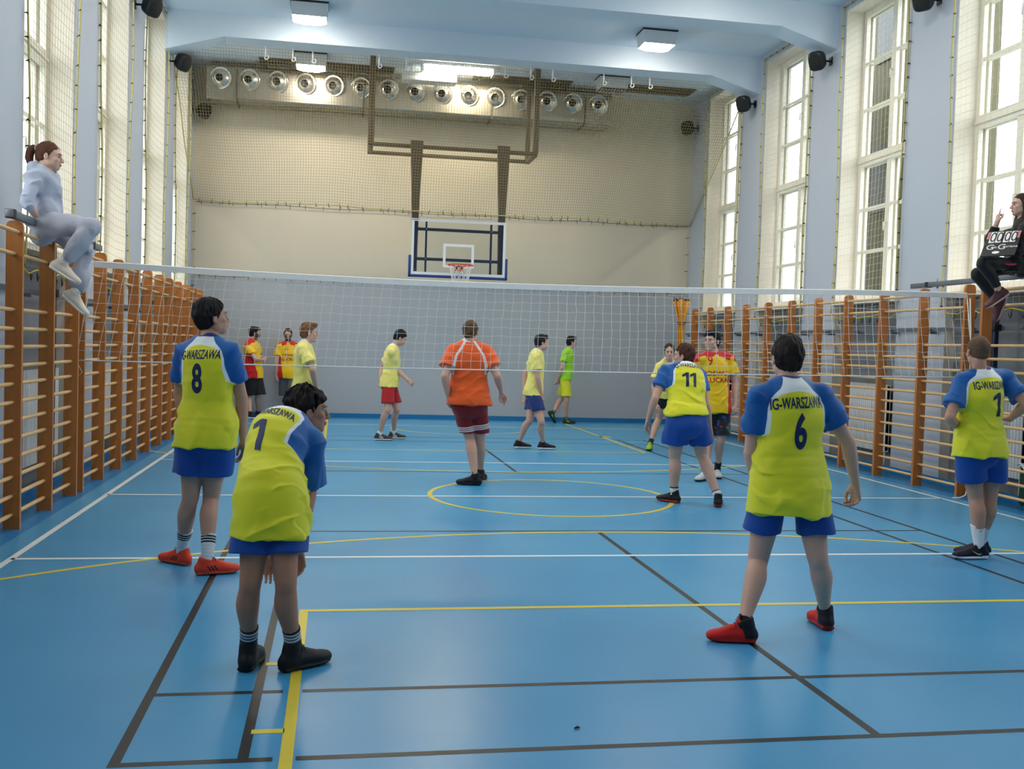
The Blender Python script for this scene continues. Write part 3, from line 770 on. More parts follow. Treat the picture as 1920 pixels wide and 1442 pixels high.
# ------------------------------------------------------------------ bundle of orange-yellow slats above the last posts
def slat_bundle():
    x, y = 6.99, 20.0
    r = empty('slat_bundle', (x, y, 0), 'bundle of orange-yellow sticks fanning out at the top beside the far right wall bars', 'stick bundle')
    rnd = random.Random(11); m1 = M('orange_stick', S(232, 152, 24), .5); m2 = M('yellow_stick', S(240, 190, 40), .5); mt = M('dark_stick_tip', S(60, 40, 20), .6)
    for i in range(18):
        a = rnd.uniform(-1, 1); b = rnd.uniform(-.6, .6)
        top = Vector((x + .19 * a, y + .12 * b, 2.66 + rnd.uniform(-.03, .03))); mid = Vector((x + .07 * a, y + .05 * b, 2.2)); bot = Vector((x + .06 * a, y + .05 * b, .02))
        st = MB().tube([bot, mid, mid + (top - mid) * .5 + Vector((0, 0, .03)), top], [.011, .011, .015, .017], 5).build('stick', m1 if i % 3 else m2, r)
        MB().tube([top - Vector((0, 0, .03)), top + Vector((0, 0, .012))], .018, 5).build('stick_tip', mt, st)
    MB().lathe([(.09, -.02), (.1, 0), (.09, .02)], (x, y, 2.16), 'z', 16).build('binding_strap', m_black, r)
slat_bundle()
# things lying behind the right wall bars
tag(MB().rbox(7.35, 7.5, 9.5, 9.9, .01, .42, .05).build('sports_bag', M('dark_green_bag', S(24, 62, 48), .7, bump=.4, bscale=12)), 'dark green bag on the floor behind the nearest right wall bars', 'bag')
def towel():
    bm = bmesh.new(); bmesh.ops.create_grid(bm, x_segments=24, y_segments=24, size=1)
    vs = [(7.40 + v.co.x * .07, 9.7 + v.co.y * .2, 0.455 + .02 * math.sin(9 * v.co.x + 4 * v.co.y) + .015 * math.sin(11 * v.co.y) - .03 * max(0, abs(v.co.y) - .8)) for v in bm.verts]
    bm.verts.index_update(); fs = [[v.index for v in f.verts] for f in bm.faces]; bm.free()
    tag(MB().add(vs, fs, 0, True).build('towel', M('white_towel', S(226, 226, 222), .9, bump=.4, bscale=80)), 'crumpled white towel lying on the dark green bag', 'towel')
towel()
# ================================================================== people
def nrm(v): v = np.asarray(v, float); return v / max(1e-9, np.linalg.norm(v))
def smin(a, b, k):
    if k <= 0: return np.minimum(a, b)
    h = np.clip(.5 + .5 * (b - a) / k, 0, 1); return b * (1 - h) + a * h - k * h * (1 - h)

class Field:
    def __init__(s, lo, hi, h):
        s.h = h; s.lo = np.array(lo, float) - 2 * h; n = np.ceil((np.array(hi) - s.lo) / h).astype(int) + 3
        s.n = n; s.g = np.full(n, 1.0, np.float32)
    def rng(s, lo, hi):
        a = np.clip(np.floor((np.array(lo) - s.lo) / s.h).astype(int), 0, s.n - 1); b = np.clip(np.ceil((np.array(hi) - s.lo) / s.h).astype(int) + 1, 1, s.n)
        b = np.maximum(b, a + 1); return a, b
    def coords(s, a, b):
        ax = [(s.lo[i] + s.h * np.arange(a[i], b[i])).astype(np.float32) for i in range(3)]
        return ax[0][:, None, None], ax[1][None, :, None], ax[2][None, None, :]
    def apply(s, lo, hi, fn, k, mode='add'):
        m = k + 2.5 * s.h
        a, b = s.rng(np.array(lo) - m, np.array(hi) + m); sl = tuple(slice(a[i], b[i]) for i in range(3))
        d = fn(*s.coords(a, b))
        if mode == 'add': s.g[sl] = smin(s.g[sl], d, k)
        elif mode == 'sub': s.g[sl] = -smin(-s.g[sl], d, k)
        elif mode == 'and': s.g[sl] = -smin(-s.g[sl], -d, k)
    def ell(s, c, r, R=None, k=.01, mode='add'):
        """ellipsoid, R = 3x3 with the axes as rows"""
        c = np.array(c, float); r = np.array(r, float); R = np.eye(3) if R is None else np.array(R); mr = float(r.min())
        e = np.abs(R.T) @ r
        def fn(x, y, z):
            x, y, z = x - c[0], y - c[1], z - c[2]; q = 0; g = 0
            for i in range(3):
                u = (x * R[i, 0] + y * R[i, 1] + z * R[i, 2]) / r[i]; q = q + u * u; g = g + (u / r[i]) ** 2
            k0 = np.sqrt(q); return (k0 * (k0 - 1) / np.sqrt(g + 1e-9)).astype(np.float32)
        s.apply(c - e, c + e, fn, k, mode)
    def tube(s, st, k=.01, cuts=(), mode='add', smooth=True):
        """st = [(centre, a, b, lat)] elliptic cross sections; cuts = [(point, normal)] keep the side against normal"""
        st = [(np.array(c, float), float(a), float(b), np.array(l if l is not None else (1, 0, 0), float)) for c, a, b, l in st]
        if smooth and len(st) > 2:
            P = np.array([np.concatenate([c, [a, b], l]) for c, a, b, l in st]); P = np.vstack([2 * P[0] - P[1], P, 2 * P[-1] - P[-2]]); out = []
            for i in range(1, len(P) - 2):
                for t in (0, 1 / 3, 2 / 3):
                    out.append(.5 * (2 * P[i] + (P[i + 1] - P[i - 1]) * t + (2 * P[i - 1] - 5 * P[i] + 4 * P[i + 1] - P[i + 2]) * t * t + (-P[i - 1] + 3 * P[i] - 3 * P[i + 1] + P[i + 2]) * t ** 3))
            out.append(P[-2]); st = [(q[:3], max(.004, q[3]), max(.004, q[4]), q[5:8]) for q in out]
        lo = np.min([c - max(a, b) for c, a, b, l in st], 0); hi = np.max([c + max(a, b) for c, a, b, l in st], 0)
        m = k + 2.5 * s.h; A, B = s.rng(lo - m, hi + m); T = np.full(B - A, 1.0, np.float32)
        for i in range(len(st) - 1):
            c0, a0, b0, l0 = st[i]; c1, a1, b1, l1 = st[i + 1]; ax = c1 - c0; L2 = float(ax @ ax)
            if L2 < 1e-9: continue
            L = math.sqrt(L2); an = ax / L; lat = nrm((l0 + l1) / 2 - an * (((l0 + l1) / 2) @ an)); dep = np.cross(an, lat)
            R = max(a0, a1, b0, b1) + m
            aa, bb = s.rng(np.minimum(c0, c1) - R, np.maximum(c0, c1) + R); aa = np.maximum(aa, A); bb = np.minimum(bb, B)
            if (bb <= aa).any(): continue
            x, y, z = s.coords(aa, bb); x, y, z = x - c0[0], y - c0[1], z - c0[2]
            w = x * an[0] + y * an[1] + z * an[2]; t = np.clip(w / L, 0, 1)
            u = x * lat[0] + y * lat[1] + z * lat[2]; v = x * dep[0] + y * dep[1] + z * dep[2]
            ra = a0 + (a1 - a0) * t; rb = b0 + (b1 - b0) * t; rm = np.minimum(ra, rb); wo = w - t * L
            qu, qv, qw = u / ra, v / rb, wo / rm
            k0 = np.sqrt(qu * qu + qv * qv + qw * qw); k1 = np.sqrt((qu / ra) ** 2 + (qv / rb) ** 2 + (qw / rm) ** 2 + 1e-9)
            d = np.where(k0 < .05, -rm, k0 * (k0 - 1) / k1)
            sl = tuple(slice(aa[j] - A[j], bb[j] - A[j]) for j in range(3)); T[sl] = np.minimum(T[sl], d)
        if cuts:
            x, y, z = s.coords(A, B)
            for p, n in cuts:
                n = nrm(n); T = np.maximum(T, ((x - p[0]) * n[0] + (y - p[1]) * n[1] + (z - p[2]) * n[2]).astype(np.float32))
        sl = tuple(slice(A[i], B[i]) for i in range(3))
        if mode == 'add': s.g[sl] = smin(s.g[sl], T, k)
        elif mode == 'sub': s.g[sl] = -smin(-s.g[sl], T, k)
    def halfspace(s, p, n, k=0):
        x, y, z = s.coords(np.zeros(3, int), s.n); n = nrm(n)
        s.g = -smin(-s.g, -((x - p[0]) * n[0] + (y - p[1]) * n[1] + (z - p[2]) * n[2]).astype(np.float32), k)
    def displace(s, fn):
        idx = np.argwhere(np.abs(s.g) < 4 * s.h)
        if len(idx) == 0: return
        p = s.lo + s.h * idx; s.g[idx[:, 0], idx[:, 1], idx[:, 2]] += fn(p).astype(np.float32)
    def mesh(s, iters=2):
        g = s.g; n = s.n; b = g < 0
        c = [b[i:n[0] - 1 + i, j:n[1] - 1 + j, k:n[2] - 1 + k] for i in (0, 1) for j in (0, 1) for k in (0, 1)]
        al = c[0].copy(); an = c[0].copy()
        for q in c[1:]: al &= q; an |= q
        act = an & ~al; idx = np.argwhere(act); N = len(idx)
        imap = np.full(n - 1, -1, np.int32); imap[act] = np.arange(N)
        corners = np.array([(i, j, k) for i in (0, 1) for j in (0, 1) for k in (0, 1)])
        V = np.stack([g[idx[:, 0] + q[0], idx[:, 1] + q[1], idx[:, 2] + q[2]] for q in corners], 1)
        acc = np.zeros((N, 3)); cnt = np.zeros(N)
        for a in range(8):
            for ax in range(3):
                if corners[a][ax] == 0:
                    q = corners[a].copy(); q[ax] = 1; bq = q[0] * 4 + q[1] * 2 + q[2]
                    va, vb = V[:, a], V[:, bq]; mk = (va < 0) != (vb < 0)
                    t = np.where(mk, va / np.where(mk, va - vb, 1), 0); p = corners[a][None, :] + t[:, None] * (q - corners[a])[None, :]
                    acc += p * mk[:, None]; cnt += mk
        P = s.lo + s.h * (idx + acc / cnt[:, None])
        F = []
        for ax in range(3):
            o1, o2 = [(1, 2), (2, 0), (0, 1)][ax]
            sl0 = [slice(1, n[i] - 1) for i in range(3)]; sl0[ax] = slice(0, n[ax] - 1)
            sl1 = list(sl0); sl1[ax] = slice(1, n[ax])
            A = b[tuple(sl0)]; B = b[tuple(sl1)]; e = np.argwhere(A != B)
            if len(e) == 0: continue
            inside = A[e[:, 0], e[:, 1], e[:, 2]]
            base = e + np.array([0 if i == ax else 1 for i in range(3)])
            def cell(d1, d2):
                q = base.copy(); q[:, o1] += d1; q[:, o2] += d2; return imap[q[:, 0], q[:, 1], q[:, 2]]
            quad = np.stack([cell(-1, -1), cell(0, -1), cell(0, 0), cell(-1, 0)], 1)
            quad[~inside] = quad[~inside][:, ::-1]; F.append(quad)
        F = np.vstack(F)
        for _ in range(iters):
            sm = np.zeros_like(P); ct = np.zeros(N)
            for a, c_ in ((0, 1), (1, 2), (2, 3), (3, 0)):
                for d in range(3):
                    sm[:, d] += np.bincount(F[:, a], P[F[:, c_], d], N) + np.bincount(F[:, c_], P[F[:, a], d], N)
                ct += np.bincount(F[:, a], minlength=N) + np.bincount(F[:, c_], minlength=N)
            P = P + .5 * (sm / np.maximum(ct, 1)[:, None] - P)
        return P, F

def link_mesh(name, P, F, mat, parent, attrs=None, origin=None):
    me = bpy.data.meshes.new(name); o = np.array(origin if origin is not None else P.mean(0), float); Q = (P - o).astype(np.float32)
    me.vertices.add(len(Q)); me.vertices.foreach_set('co', Q.ravel())
    me.loops.add(F.size); me.loops.foreach_set('vertex_index', F.ravel().astype(np.int32))
    me.polygons.add(len(F)); me.polygons.foreach_set('loop_start', np.arange(0, F.size, 4, dtype=np.int32)); me.polygons.foreach_set('loop_total', np.full(len(F), 4, np.int32))
    me.update(calc_edges=True); me.validate()
    me.polygons.foreach_set('use_smooth', np.ones(len(me.polygons), bool))
    for k, v in (attrs or {}).items():
        a = me.attributes.new(k, 'FLOAT', 'POINT'); a.data.foreach_set('value', np.asarray(v, np.float32))
    me.materials.append(mat); ob = bpy.data.objects.new(name, me); COL.objects.link(ob)
    if parent is not None: ob.parent = parent
    ob.location = Vector(o) - (wloc(parent) if parent else Vector((0, 0, 0)))
    return ob

def noise3(p, f, seed=0, n=6):
    r = np.random.RandomState(seed); out = np.zeros(len(p))
    for i in range(n):
        d = r.randn(3); d /= np.linalg.norm(d); out += np.sin(p @ d * f * r.uniform(.7, 1.5) + r.uniform(0, 6.28) + 1.2 * np.sin(p @ np.roll(d, 1) * f * .7))
    return out / math.sqrt(n)

# ---- skin, cloth and text --------------------------------------------------
_skin = {}
def skin_mat(tone):
    if tone not in _skin:
        base = {'fair': S(205, 160, 140), 'pale': S(214, 172, 152), 'tan': S(176, 124, 98), 'mid': S(192, 144, 120)}[tone]
        lip = tuple(c * f for c, f in zip(base[:3], (.82, .5, .5))) + (1,)
        beard = tuple(c * f for c, f in zip(base[:3], (.12, .09, .08))) + (1,)
        _skin[tone] = zone_mat('skin_' + tone, base, [('beard', beard), ('lip', lip)], rough=.55, bump=.15, bscale=220, sheen=.05, spec=.4, nscale=9, namt=.1)
    return _skin[tone]
_cache = {}
def cm(name, col, **k):
    if name not in _cache: _cache[name] = zone_mat(name, col, [], **k)
    return _cache[name]

class Frame3:
    def __init__(s, o, right, up, fwd): s.o = np.array(o, float); s.r, s.u, s.f = nrm(right), nrm(up), nrm(fwd)
    def p(s, x, y, z): return s.o + s.r * x + s.f * y + s.u * z
    @property
    def R(s): return np.array([s.r, s.f, s.u])
    def loc(s, P): d = P - s.o; return d @ s.r, d @ s.f, d @ s.u
def heading(yaw, pitch=0, roll=0):
    y, p = math.radians(yaw), math.radians(pitch)
    f = np.array([math.sin(y) * math.cos(p), math.cos(y) * math.cos(p), math.sin(p)]); r = np.array([math.cos(y), -math.sin(y), 0]); u = np.cross(r, f)
    if roll: c, s_ = math.cos(math.radians(roll)), math.sin(math.radians(roll)); r, u = c * r + s_ * u, -s_ * r + c * u
    return r, u, f

def add_head(F, H, k=1.0, female=False):
    e = lambda c, r, kk=.012, mode='add': F.ell(H.p(*[q * k for q in c]), np.array(r) * k, H.R, kk * k, mode)
    e((0, -.012, .032), (.075, .096, .086))
    e((0, .028, -.038), (.060, .062, .074), .02)
    e((0, .062, -.094), (.028, .024, .022), .022)
    for s in (-1, 1):
        e((s * .046, .004, -.062), (.020, .030, .026), .02)
        e((s * .040, .060, -.022), (.021, .020, .018), .015)
        e((s * .081, -.012, -.010), (.010, .019, .031), .005)
        e((s * .089, -.007, -.008), (.006, .010, .019), .004, 'sub')
    e((0, .074, .030), (.052, .020, .016), .014)
    for s in (-1, 1): e((s * .031, .100, .004), (.017, .016, .012), .008, 'sub')
    F.tube([(H.p(0, .086 * k, .012 * k), .008 * k, .010 * k, H.r), (H.p(0, .100 * k, -.014 * k), .010 * k, .011 * k, H.r), (H.p(0, .110 * k, -.032 * k), .013 * k, .012 * k, H.r)], .008)
    for s in (-1, 1): e((s * .012, .098, -.036), (.009, .012, .008), .005)
    e((0, .089, -.060), (.024, .012, .0065), .004)
    e((0, .087, -.071), (.020, .012, .0075), .004)

def add_hand(F, W, D, N, S_, curl=.35, k=1.0, pose=None):
    """W wrist, D finger direction, N palm normal (out of the palm), S_ towards the thumb"""
    W = np.array(W, float); D = nrm(D); N = nrm(N - D * (np.asarray(N) @ D)); T = nrm(np.cross(D, N)); T = T if T @ np.asarray(S_) > 0 else -T
    P = lambda d, t, n: W + (D * d + T * t + N * n) * k
    F.tube([(P(-.01, 0, 0), .026 * k, .019 * k, T), (P(.03, .0, 0), .034 * k, .017 * k, T), (P(.085, 0, -.002), .041 * k, .014 * k, T)], .012)
    F.ell(P(.035, .022, .010), np.array((.03, .018, .014)) * k, np.array([D, T, N]), .01)
    for i, (t, L, r) in enumerate(((.030, .072, .0088), (.010, .080, .009), (-.010, .074, .0086), (-.029, .058, .0078))):
        c = curl if pose is None else pose[i]
        p = P(.088 - abs(t) * .25, t, 0); a = .15 * c; st = [(P(.07, t, 0), r * k, r * k, T), (p, r * k, r * k, T)]
        for seg, q in enumerate((.45, .32, .23)):
            a += c * (.75, .95, .7)[seg]
            p = p + (D * math.cos(a) + N * math.sin(a) + T * (t * 2.2) * (1 - c)) * L * q * k; st.append((p, r * (1 - .09 * (seg + 1)) * k, r * (1 - .09 * (seg + 1)) * k, T))
        F.tube(st, .0035, smooth=False)
    c = curl if pose is None else pose[4]
    p0 = P(.02, .024, .006); p1 = P(.055, .050, .012 + .01 * c); p2 = P(.082, .056 - .012 * c, .018 + .018 * c); p3 = P(.103, .054 - .03 * c, .022 + .026 * c)
    F.tube([(p0, .0135 * k, .0135 * k, N), (p1, .0118 * k, .0118 * k, N), (p2, .0102 * k, .0102 * k, N), (p3, .0085 * k, .0085 * k, N)], .006)

def shoe_frame(an, toe, up=(0, 0, 1)):
    t = nrm(toe); u = nrm(np.array(up) - t * (np.array(up) @ t)); r = np.cross(t, u); return Frame3(np.array(an, float) - u * .10 + t * .014, r, u, t)

def make_shoe(root, an, toe, look, h, up=(0, 0, 1), k=1.0, shin=None):
    H = shoe_frame(an, toe, up); F = Field(H.o - .34, H.o + .34, h)
    P = H.p
    F.tube([(P(0, -.062 * k, .042), .036, .040, H.r), (P(0, -.02, .045), .041, .046, H.r), (P(.002, .05 * k, .046), .042, .042, H.r), (P(.003, .11 * k, .038), .048, .036, H.r), (P(0, .155 * k, .034), .045, .031, H.r), (P(-.002, .178 * k, .032), .038, .026, H.r)], .01)
    hi_ = .128 if not look.get('low') else .104
    F.tube([(P(0, -.034, .05), .042, .048, H.r), (P(0, -.024, .09), .043, .050, H.r), (P(0, -.018, hi_), .041, .047, H.r)], .015, cuts=[(P(0, 0, hi_), H.u * 1.0 + H.f * .3)])
    F.tube([(P(0, .03, .088), .024, .018, H.r), (P(0, .095, .060), .026, .016, H.r)], .015)
    F.tube([(P(0, .022, .088), .022, .010, H.r), (P(0, .008, hi_ + .022), .026, .007, H.r)], .006)
    F.tube([(P(0, -.072 * k, .014), .040, .014, H.r), (P(0, -.01, .015), .042, .015, H.r), (P(.003, .12 * k, .014), .052, .014, H.r), (P(0, .172 * k, .018), .043, .014, H.r)], .004)
    F.halfspace(P(0, 0, 0.0), -H.u)
    V, Q = F.mesh(1); x, y, z = H.loc(V)
    at = dict(sole=.026 + .006 * (y < -.02) - z if look.get('sole') else np.full(len(V), -1.0))
    out = np.abs(x) - .012
    zones = []
    if look.get('heel'):
        at['heel'] = np.minimum(-.012 - y + (z - .05) * .3, z - .02); zones.append(('heel', look['heel']))
    if look.get('sole'): zones.append(('sole', look['sole']))
    if look.get('stripe'):
        ph = (y - .02 + (z - .04) * .7); st = np.minimum(.006 - np.abs(((ph + .011) % .022) - .011), np.minimum(.036 - np.abs(ph - .0), np.minimum(z - .030, .066 - z)))
        at['stripe'] = np.minimum(st, np.abs(x) - .02); zones.append(('stripe', look['stripe']))
    key = 'shoe_' + look['name']
    if key not in _cache: _cache[key] = zone_mat(key, look['col'], zones, rough=.55, bump=.3, bscale=500, sheen=0)
    o = link_mesh('shoe', V, Q, _cache[key], root, at)
    # laces
    if look.get('lace') is not None and h < .0065:
        mb = MB()
        for i in range(4):
            yy = .02 + i * .026; zz = .099 - i * .0135
            mb.tube([P(-.024, yy + .012, zz - .006), P(-.01, yy + .012, zz + .007), P(.01, yy + .018, zz + .006), P(.024, yy + .018, zz - .007)], .0032, 5)
        for s in (-1, 1): mb.tube([P(0, .012, .103), P(s * .02, .03, .118), P(s * .042, .02, .10), P(s * .02, .012, .098), P(0, .012, .103)], .0024, 5)
        mb.build('shoelace', look['lace'], o)
    if look.get('swoosh') is not None:
        pts = swoosh_pts(); sd = look.get('swoosh_side', 1)
        decal(o, V, Q, pts, P(sd * .25, .03, .05), H.f * (1 if sd > 0 else 1), H.u, -H.r * sd, .075, look['swoosh'], 'shoe_emblem')
    return o

def swoosh_pts():
    # curved tick outline, unit width, traced as a polygon
    top = [(0, .18), (.06, .10), (.16, .06), (.30, .09), (.5, .17), (.75, .29), (1.0, .42)]
    bot = [(.8, .26), (.6, .13), (.42, .02), (.26, -.05), (.12, -.07), (.03, -.02), (-.02, .08), (-.01, .14)]
    return top + bot

def decal_mesh(me_v, me_f, VQ, O, R_, U_, Dn, name, mat, parent, lift=.0022):
    """press a flat mesh (2-D verts) on a surface: start plane at O, axes R_,U_, shooting along Dn"""
    V, Q = VQ; bvh = BVHTree.FromPolygons([tuple(v) for v in V], [tuple(f) for f in Q.tolist()]) if not isinstance(VQ[0], BVHTree) else VQ[0]
    out = []; last = None; O = np.array(O, float)
    for x, y in me_v:
        p = O + np.array(R_) * x + np.array(U_) * y
        hit = bvh.ray_cast(Vector(p), Vector(Dn), 1.0)
        if hit[0] is None:
            q = bvh.find_nearest(Vector(p)); q = q[0]
        else: q = hit[0]
        out.append(Vector(q) - Vector(Dn) * lift)
    me = bpy.data.meshes.new(name); c = sum(out, Vector()) / len(out)
    me.from_pydata([v - c for v in out], [], me_f); me.materials.append(mat); me.update()
    me.polygons.foreach_set('use_smooth', [True] * len(me.polygons))
    ob = bpy.data.objects.new(name, me); COL.objects.link(ob); ob.parent = parent; ob.location = c - wloc(parent)
    return ob

def _slice(bm, step):
    xs = [v.co.x for v in bm.verts]; ys = [v.co.y for v in bm.verts]
    for ax, lo, hi in ((0, min(xs), max(xs)), (1, min(ys), max(ys))):
        t = lo + step
        while t < hi:
            co = [0, 0, 0]; no = [0, 0, 0]; co[ax] = t; no[ax] = 1
            bmesh.ops.bisect_plane(bm, geom=bm.verts[:] + bm.edges[:] + bm.faces[:], plane_co=co, plane_no=no); t += step

def decal(parent, V, Q, pts, O, R_, U_, Dn, size, col, name):
    bm = bmesh.new(); vs = [bm.verts.new((x * size, y * size, 0)) for x, y in pts]; bm.faces.new(vs); bm.normal_update()
    bmesh.ops.triangulate(bm, faces=bm.faces[:]); _slice(bm, .006)
    bm.verts.index_update(); v2 = [(v.co.x - size / 2, v.co.y - size * .1) for v in bm.verts]; f2 = [[v.index for v in f.verts] for f in bm.faces]; bm.free()
    key = 'emblem_%s' % name + str([round(c, 2) for c in col])
    decal_mesh(v2, f2, (V, Q), O, R_, U_, nrm(Dn), name, cm(key, col, rough=.6, bump=0), parent, .0018)

_glyph = {}
def text_mesh(txt, size, sx=.72, bold=.012, arc=0.0, step=.012):
    key = (txt, size, sx, bold, arc)
    if key in _glyph: return _glyph[key]
    if set(txt) == {'1'}:                    # block figure one with a flag, as printed on the shirts
        H1 = size * .72; wd = size * .135; bm = bmesh.new()
        for i in range(len(txt)):
            cx = (i - (len(txt) - 1) / 2) * size * .36
            pts = [(cx, 0), (cx + wd, 0), (cx + wd, H1), (cx + .1 * wd, H1), (cx - 1.25 * wd, H1 * .84), (cx - 1.25 * wd, H1 * .68), (cx, H1 * .78)]
            bm.faces.new([bm.verts.new((x, y, 0)) for x, y in pts])
        bm.normal_update(); bmesh.ops.triangulate(bm, faces=bm.faces[:]); _slice(bm, step)
        bm.verts.index_update(); r = ([(v.co.x, v.co.y) for v in bm.verts], [[v.index for v in f.verts] for f in bm.faces]); bm.free()
        _glyph[key] = r; return r
    cu = bpy.data.curves.new('t', 'FONT'); cu.body = txt; cu.size = size; cu.align_x = 'CENTER'; cu.offset = bold * size; cu.resolution_u = 5
    o = bpy.data.objects.new('t', cu); COL.objects.link(o)
    me = bpy.data.meshes.new_from_object(o.evaluated_get(bpy.context.evaluated_depsgraph_get())); bpy.data.objects.remove(o)
    bm = bmesh.new(); bm.from_mesh(me); bpy.data.meshes.remove(me)
    bmesh.ops.triangulate(bm, faces=bm.faces[:]); 
    for v in bm.verts: v.co.x *= sx
    _slice(bm, step)
    for v in bm.verts: v.co.y -= arc * v.co.x ** 2
    bm.verts.index_update(); r = ([(v.co.x, v.co.y) for v in bm.verts], [[v.index for v in f.verts] for f in bm.faces]); bm.free()
    _glyph[key] = r; return r

# ---- one person ------------------------------------------------------------
def build_person(J, L, label):
    A = {k: np.array(v, float) for k, v in J.items() if isinstance(v, tuple)}
    H_ = J['H']; g = L.get('g', 1.0); h = L.get('h', .006); sc = H_ / 1.8
    pel = (A['hipL'] + A['hipR']) / 2; neck = A['neck']; shm = (A['shL'] + A['shR']) / 2
    lat = nrm(A['shR'] - A['shL']); hlat = nrm(A['hipR'] - A['hipL'] + lat * .02); up = nrm(neck - pel); front = nrm(np.cross(up, lat))
    base = Vector((float(pel[0]), float(pel[1]), L.get('base_z', 0.0)))
    root = empty('person', base, label, 'person')
    W = L.get('w', 1.0)
    bend = L.get('bend', np.zeros(3))        # bulge of the middle of the back
    spine = lambda t: pel + (neck - pel) * t + np.array(bend) * 4 * t * (1 - t) + front * .012 * math.sin(t * 6)
    allp = np.array(list(A.values())); lo = allp.min(0) - .30; hi = allp.max(0) + .30
    # ---------------- body: one continuous skin
    B = Field(lo, hi, h)
    bl = lambda t: hlat * (1 - t) + lat * t
    B.tube([(spine(-.08), .135 * g, .105 * g, bl(0)), (spine(.05), .155 * g, .115 * g, bl(0)), (spine(.35), .132 * g, .098 * g, bl(.4)), (spine(.7), .150 * g, .112 * g, bl(.8)), (spine(.86), .140, .095, bl(1)), (spine(.98), .06, .06, bl(1))], .03)
    Hr, Hu, Hf = heading(J['hyaw'], J.get('hpitch', 0), L.get('hroll', 0)); hk = L.get('head', 1.0) * (.5 + .5 * sc)
    Hd = Frame3(A['head'], Hr, Hu, Hf)
    for s in 'LR':
        sh, el, wr = A['sh' + s], A['el' + s], A['wr' + s]; ua = nrm(el - sh); fa = nrm(wr - el)
        am = L.get('arm', 1.0)
        B.tube([(neck - up * .01, .04, .04, lat), (sh + up * .01, .045, .045, lat)], .03, smooth=False)
        B.tube([(sh, .056 * am, .056 * am, front), (sh + ua * .12, .050 * am, .050 * am, front), (el - ua * .03, .040 * am, .040 * am, front), (el, .040 * am, .040 * am, front), (el + fa * .07, .043 * am, .040 * am, front), (el + (wr - el) * .6, .036 * am, .033 * am, front), (wr, .027, .021, front), (wr + fa * .015, .027, .020, front)], .02)
        hd = L.get('hand' + s, {}); D = hd.get('D', fa * .9 + np.array((0, 0, -.35))); 
        inn = lat * (1 if s == 'L' else -1); N = hd.get('N', inn * .6 - front * .5); T = hd.get('T', front + inn * .2)
        add_hand(B, wr, D, N, T, hd.get('curl', .45), (.55 + .45 * sc) * 1.02, hd.get('pose'))
        hp, kn, an = A['hip' + s], A['kn' + s], A['an' + s]; th = nrm(kn - hp); sk = nrm(an - kn); lg = L.get('leg', 1.0)
        tv0 = L.get('toev' + s); ty0 = math.radians(J.get('toe' + s, 0))
        ff = shoe_frame(an, np.array(tv0, float) if tv0 is not None else np.array([math.sin(ty0), math.cos(ty0), 0.0]), L.get('upv' + s, (0, 0, 1)))
        kf = nrm(front * (1 if abs(front @ sk) < .8 else 0) + np.array(L.get('knf', (0, 0, 0))) * 1.0 + 1e-6); kf = nrm(kf - sk * (kf @ sk)); kl = np.cross(kf, sk)
        B.tube([(hp + np.array((0, 0, .02)), .085 * lg, .088 * lg, kl), (hp + (kn - hp) * .35, .080 * lg, .084 * lg, kl), (hp + (kn - hp) * .75, .063 * lg, .064 * lg, kl), (kn, .053 * lg, .055 * lg, kl), (kn + (an - kn) * .12 - kf * .006, .050 * lg, .054 * lg, kl),
                (kn + (an - kn) * .30 - kf * .016, .056 * lg, .058 * lg, kl), (kn + (an - kn) * .52 - kf * .010, .048 * lg, .048 * lg, kl), (kn + (an - kn) * .78, .036 * lg, .037 * lg, kl), (an + sk * -.02, .032, .034, kl), (ff.p(0, -.022, .055), .028, .032, kl)], .02)
    B.tube([(Hd.p(0, -.022, -.03), .054, .056, Hd.r), (Hd.p(0, -.03, -.09), .052 * (.6 + .4 * g), .054 * (.6 + .4 * g), Hd.r), (neck - up * .04, .058, .056, lat)], .02)
    add_head(B, Hd, hk)
    V, Q = B.mesh(1)
    x, y, z = Hd.loc(V); x, y, z = x / hk, y / hk, z / hk
    lip = .0 + 1 - np.sqrt((x / .022) ** 2 + ((y - .095) / .02) ** 2 + ((z + .065) / .0115) ** 2)
    beard = np.full(len(V), -1.0)
    if L.get('beard'):
        m = np.minimum(np.minimum(-.030 - z + np.abs(x) * .1, y + .008), z + .135); mouth = np.sqrt((x / .024) ** 2 + ((z + .065) / .013) ** 2) - 1
        beard = np.minimum(m, mouth * .02) ; beard = np.where(np.abs(x) > .03, np.minimum(np.minimum(.0 - z, y - .0 + (z + .02) * -.1), z + .13), beard)
        beard = np.where(z < -.13, -1, beard)
    body = link_mesh('body', V, Q, skin_mat(L.get('skin', 'fair')), root, {'lip': lip * .02, 'beard': beard}, origin=pel)
    # eyes and brows
    me_eye = MB(); er = .0118 * hk
    for s in (-1, 1):
        c = Hd.p(s * .031 * hk, .0775 * hk, .005 * hk); mb = MB()
        vs = []; fs = []; n1, n2 = 12, 8
        for i in range(n2 + 1):
            for j in range(n1):
                a, b_ = math.pi * i / n2, 2 * math.pi * j / n1
                vs.append(c + (Hd.f * math.cos(a) + Hd.r * math.sin(a) * math.cos(b_) + Hd.u * math.sin(a) * math.sin(b_)) * er)
        for i in range(n2):
            for j in range(n1): fs.append((i * n1 + j, (i + 1) * n1 + j, (i + 1) * n1 + (j + 1) % n1, i * n1 + (j + 1) % n1))
        mi = [1 if k_ // n1 < 3 else 0 for k_ in range(len(fs))]
        mb.add(vs, fs, mi, True); mb.build('eye', [cm('eye_white', S(200, 190, 182), rough=.3, bump=0), cm('iris', S(60, 44, 34), rough=.15, bump=0)], root)
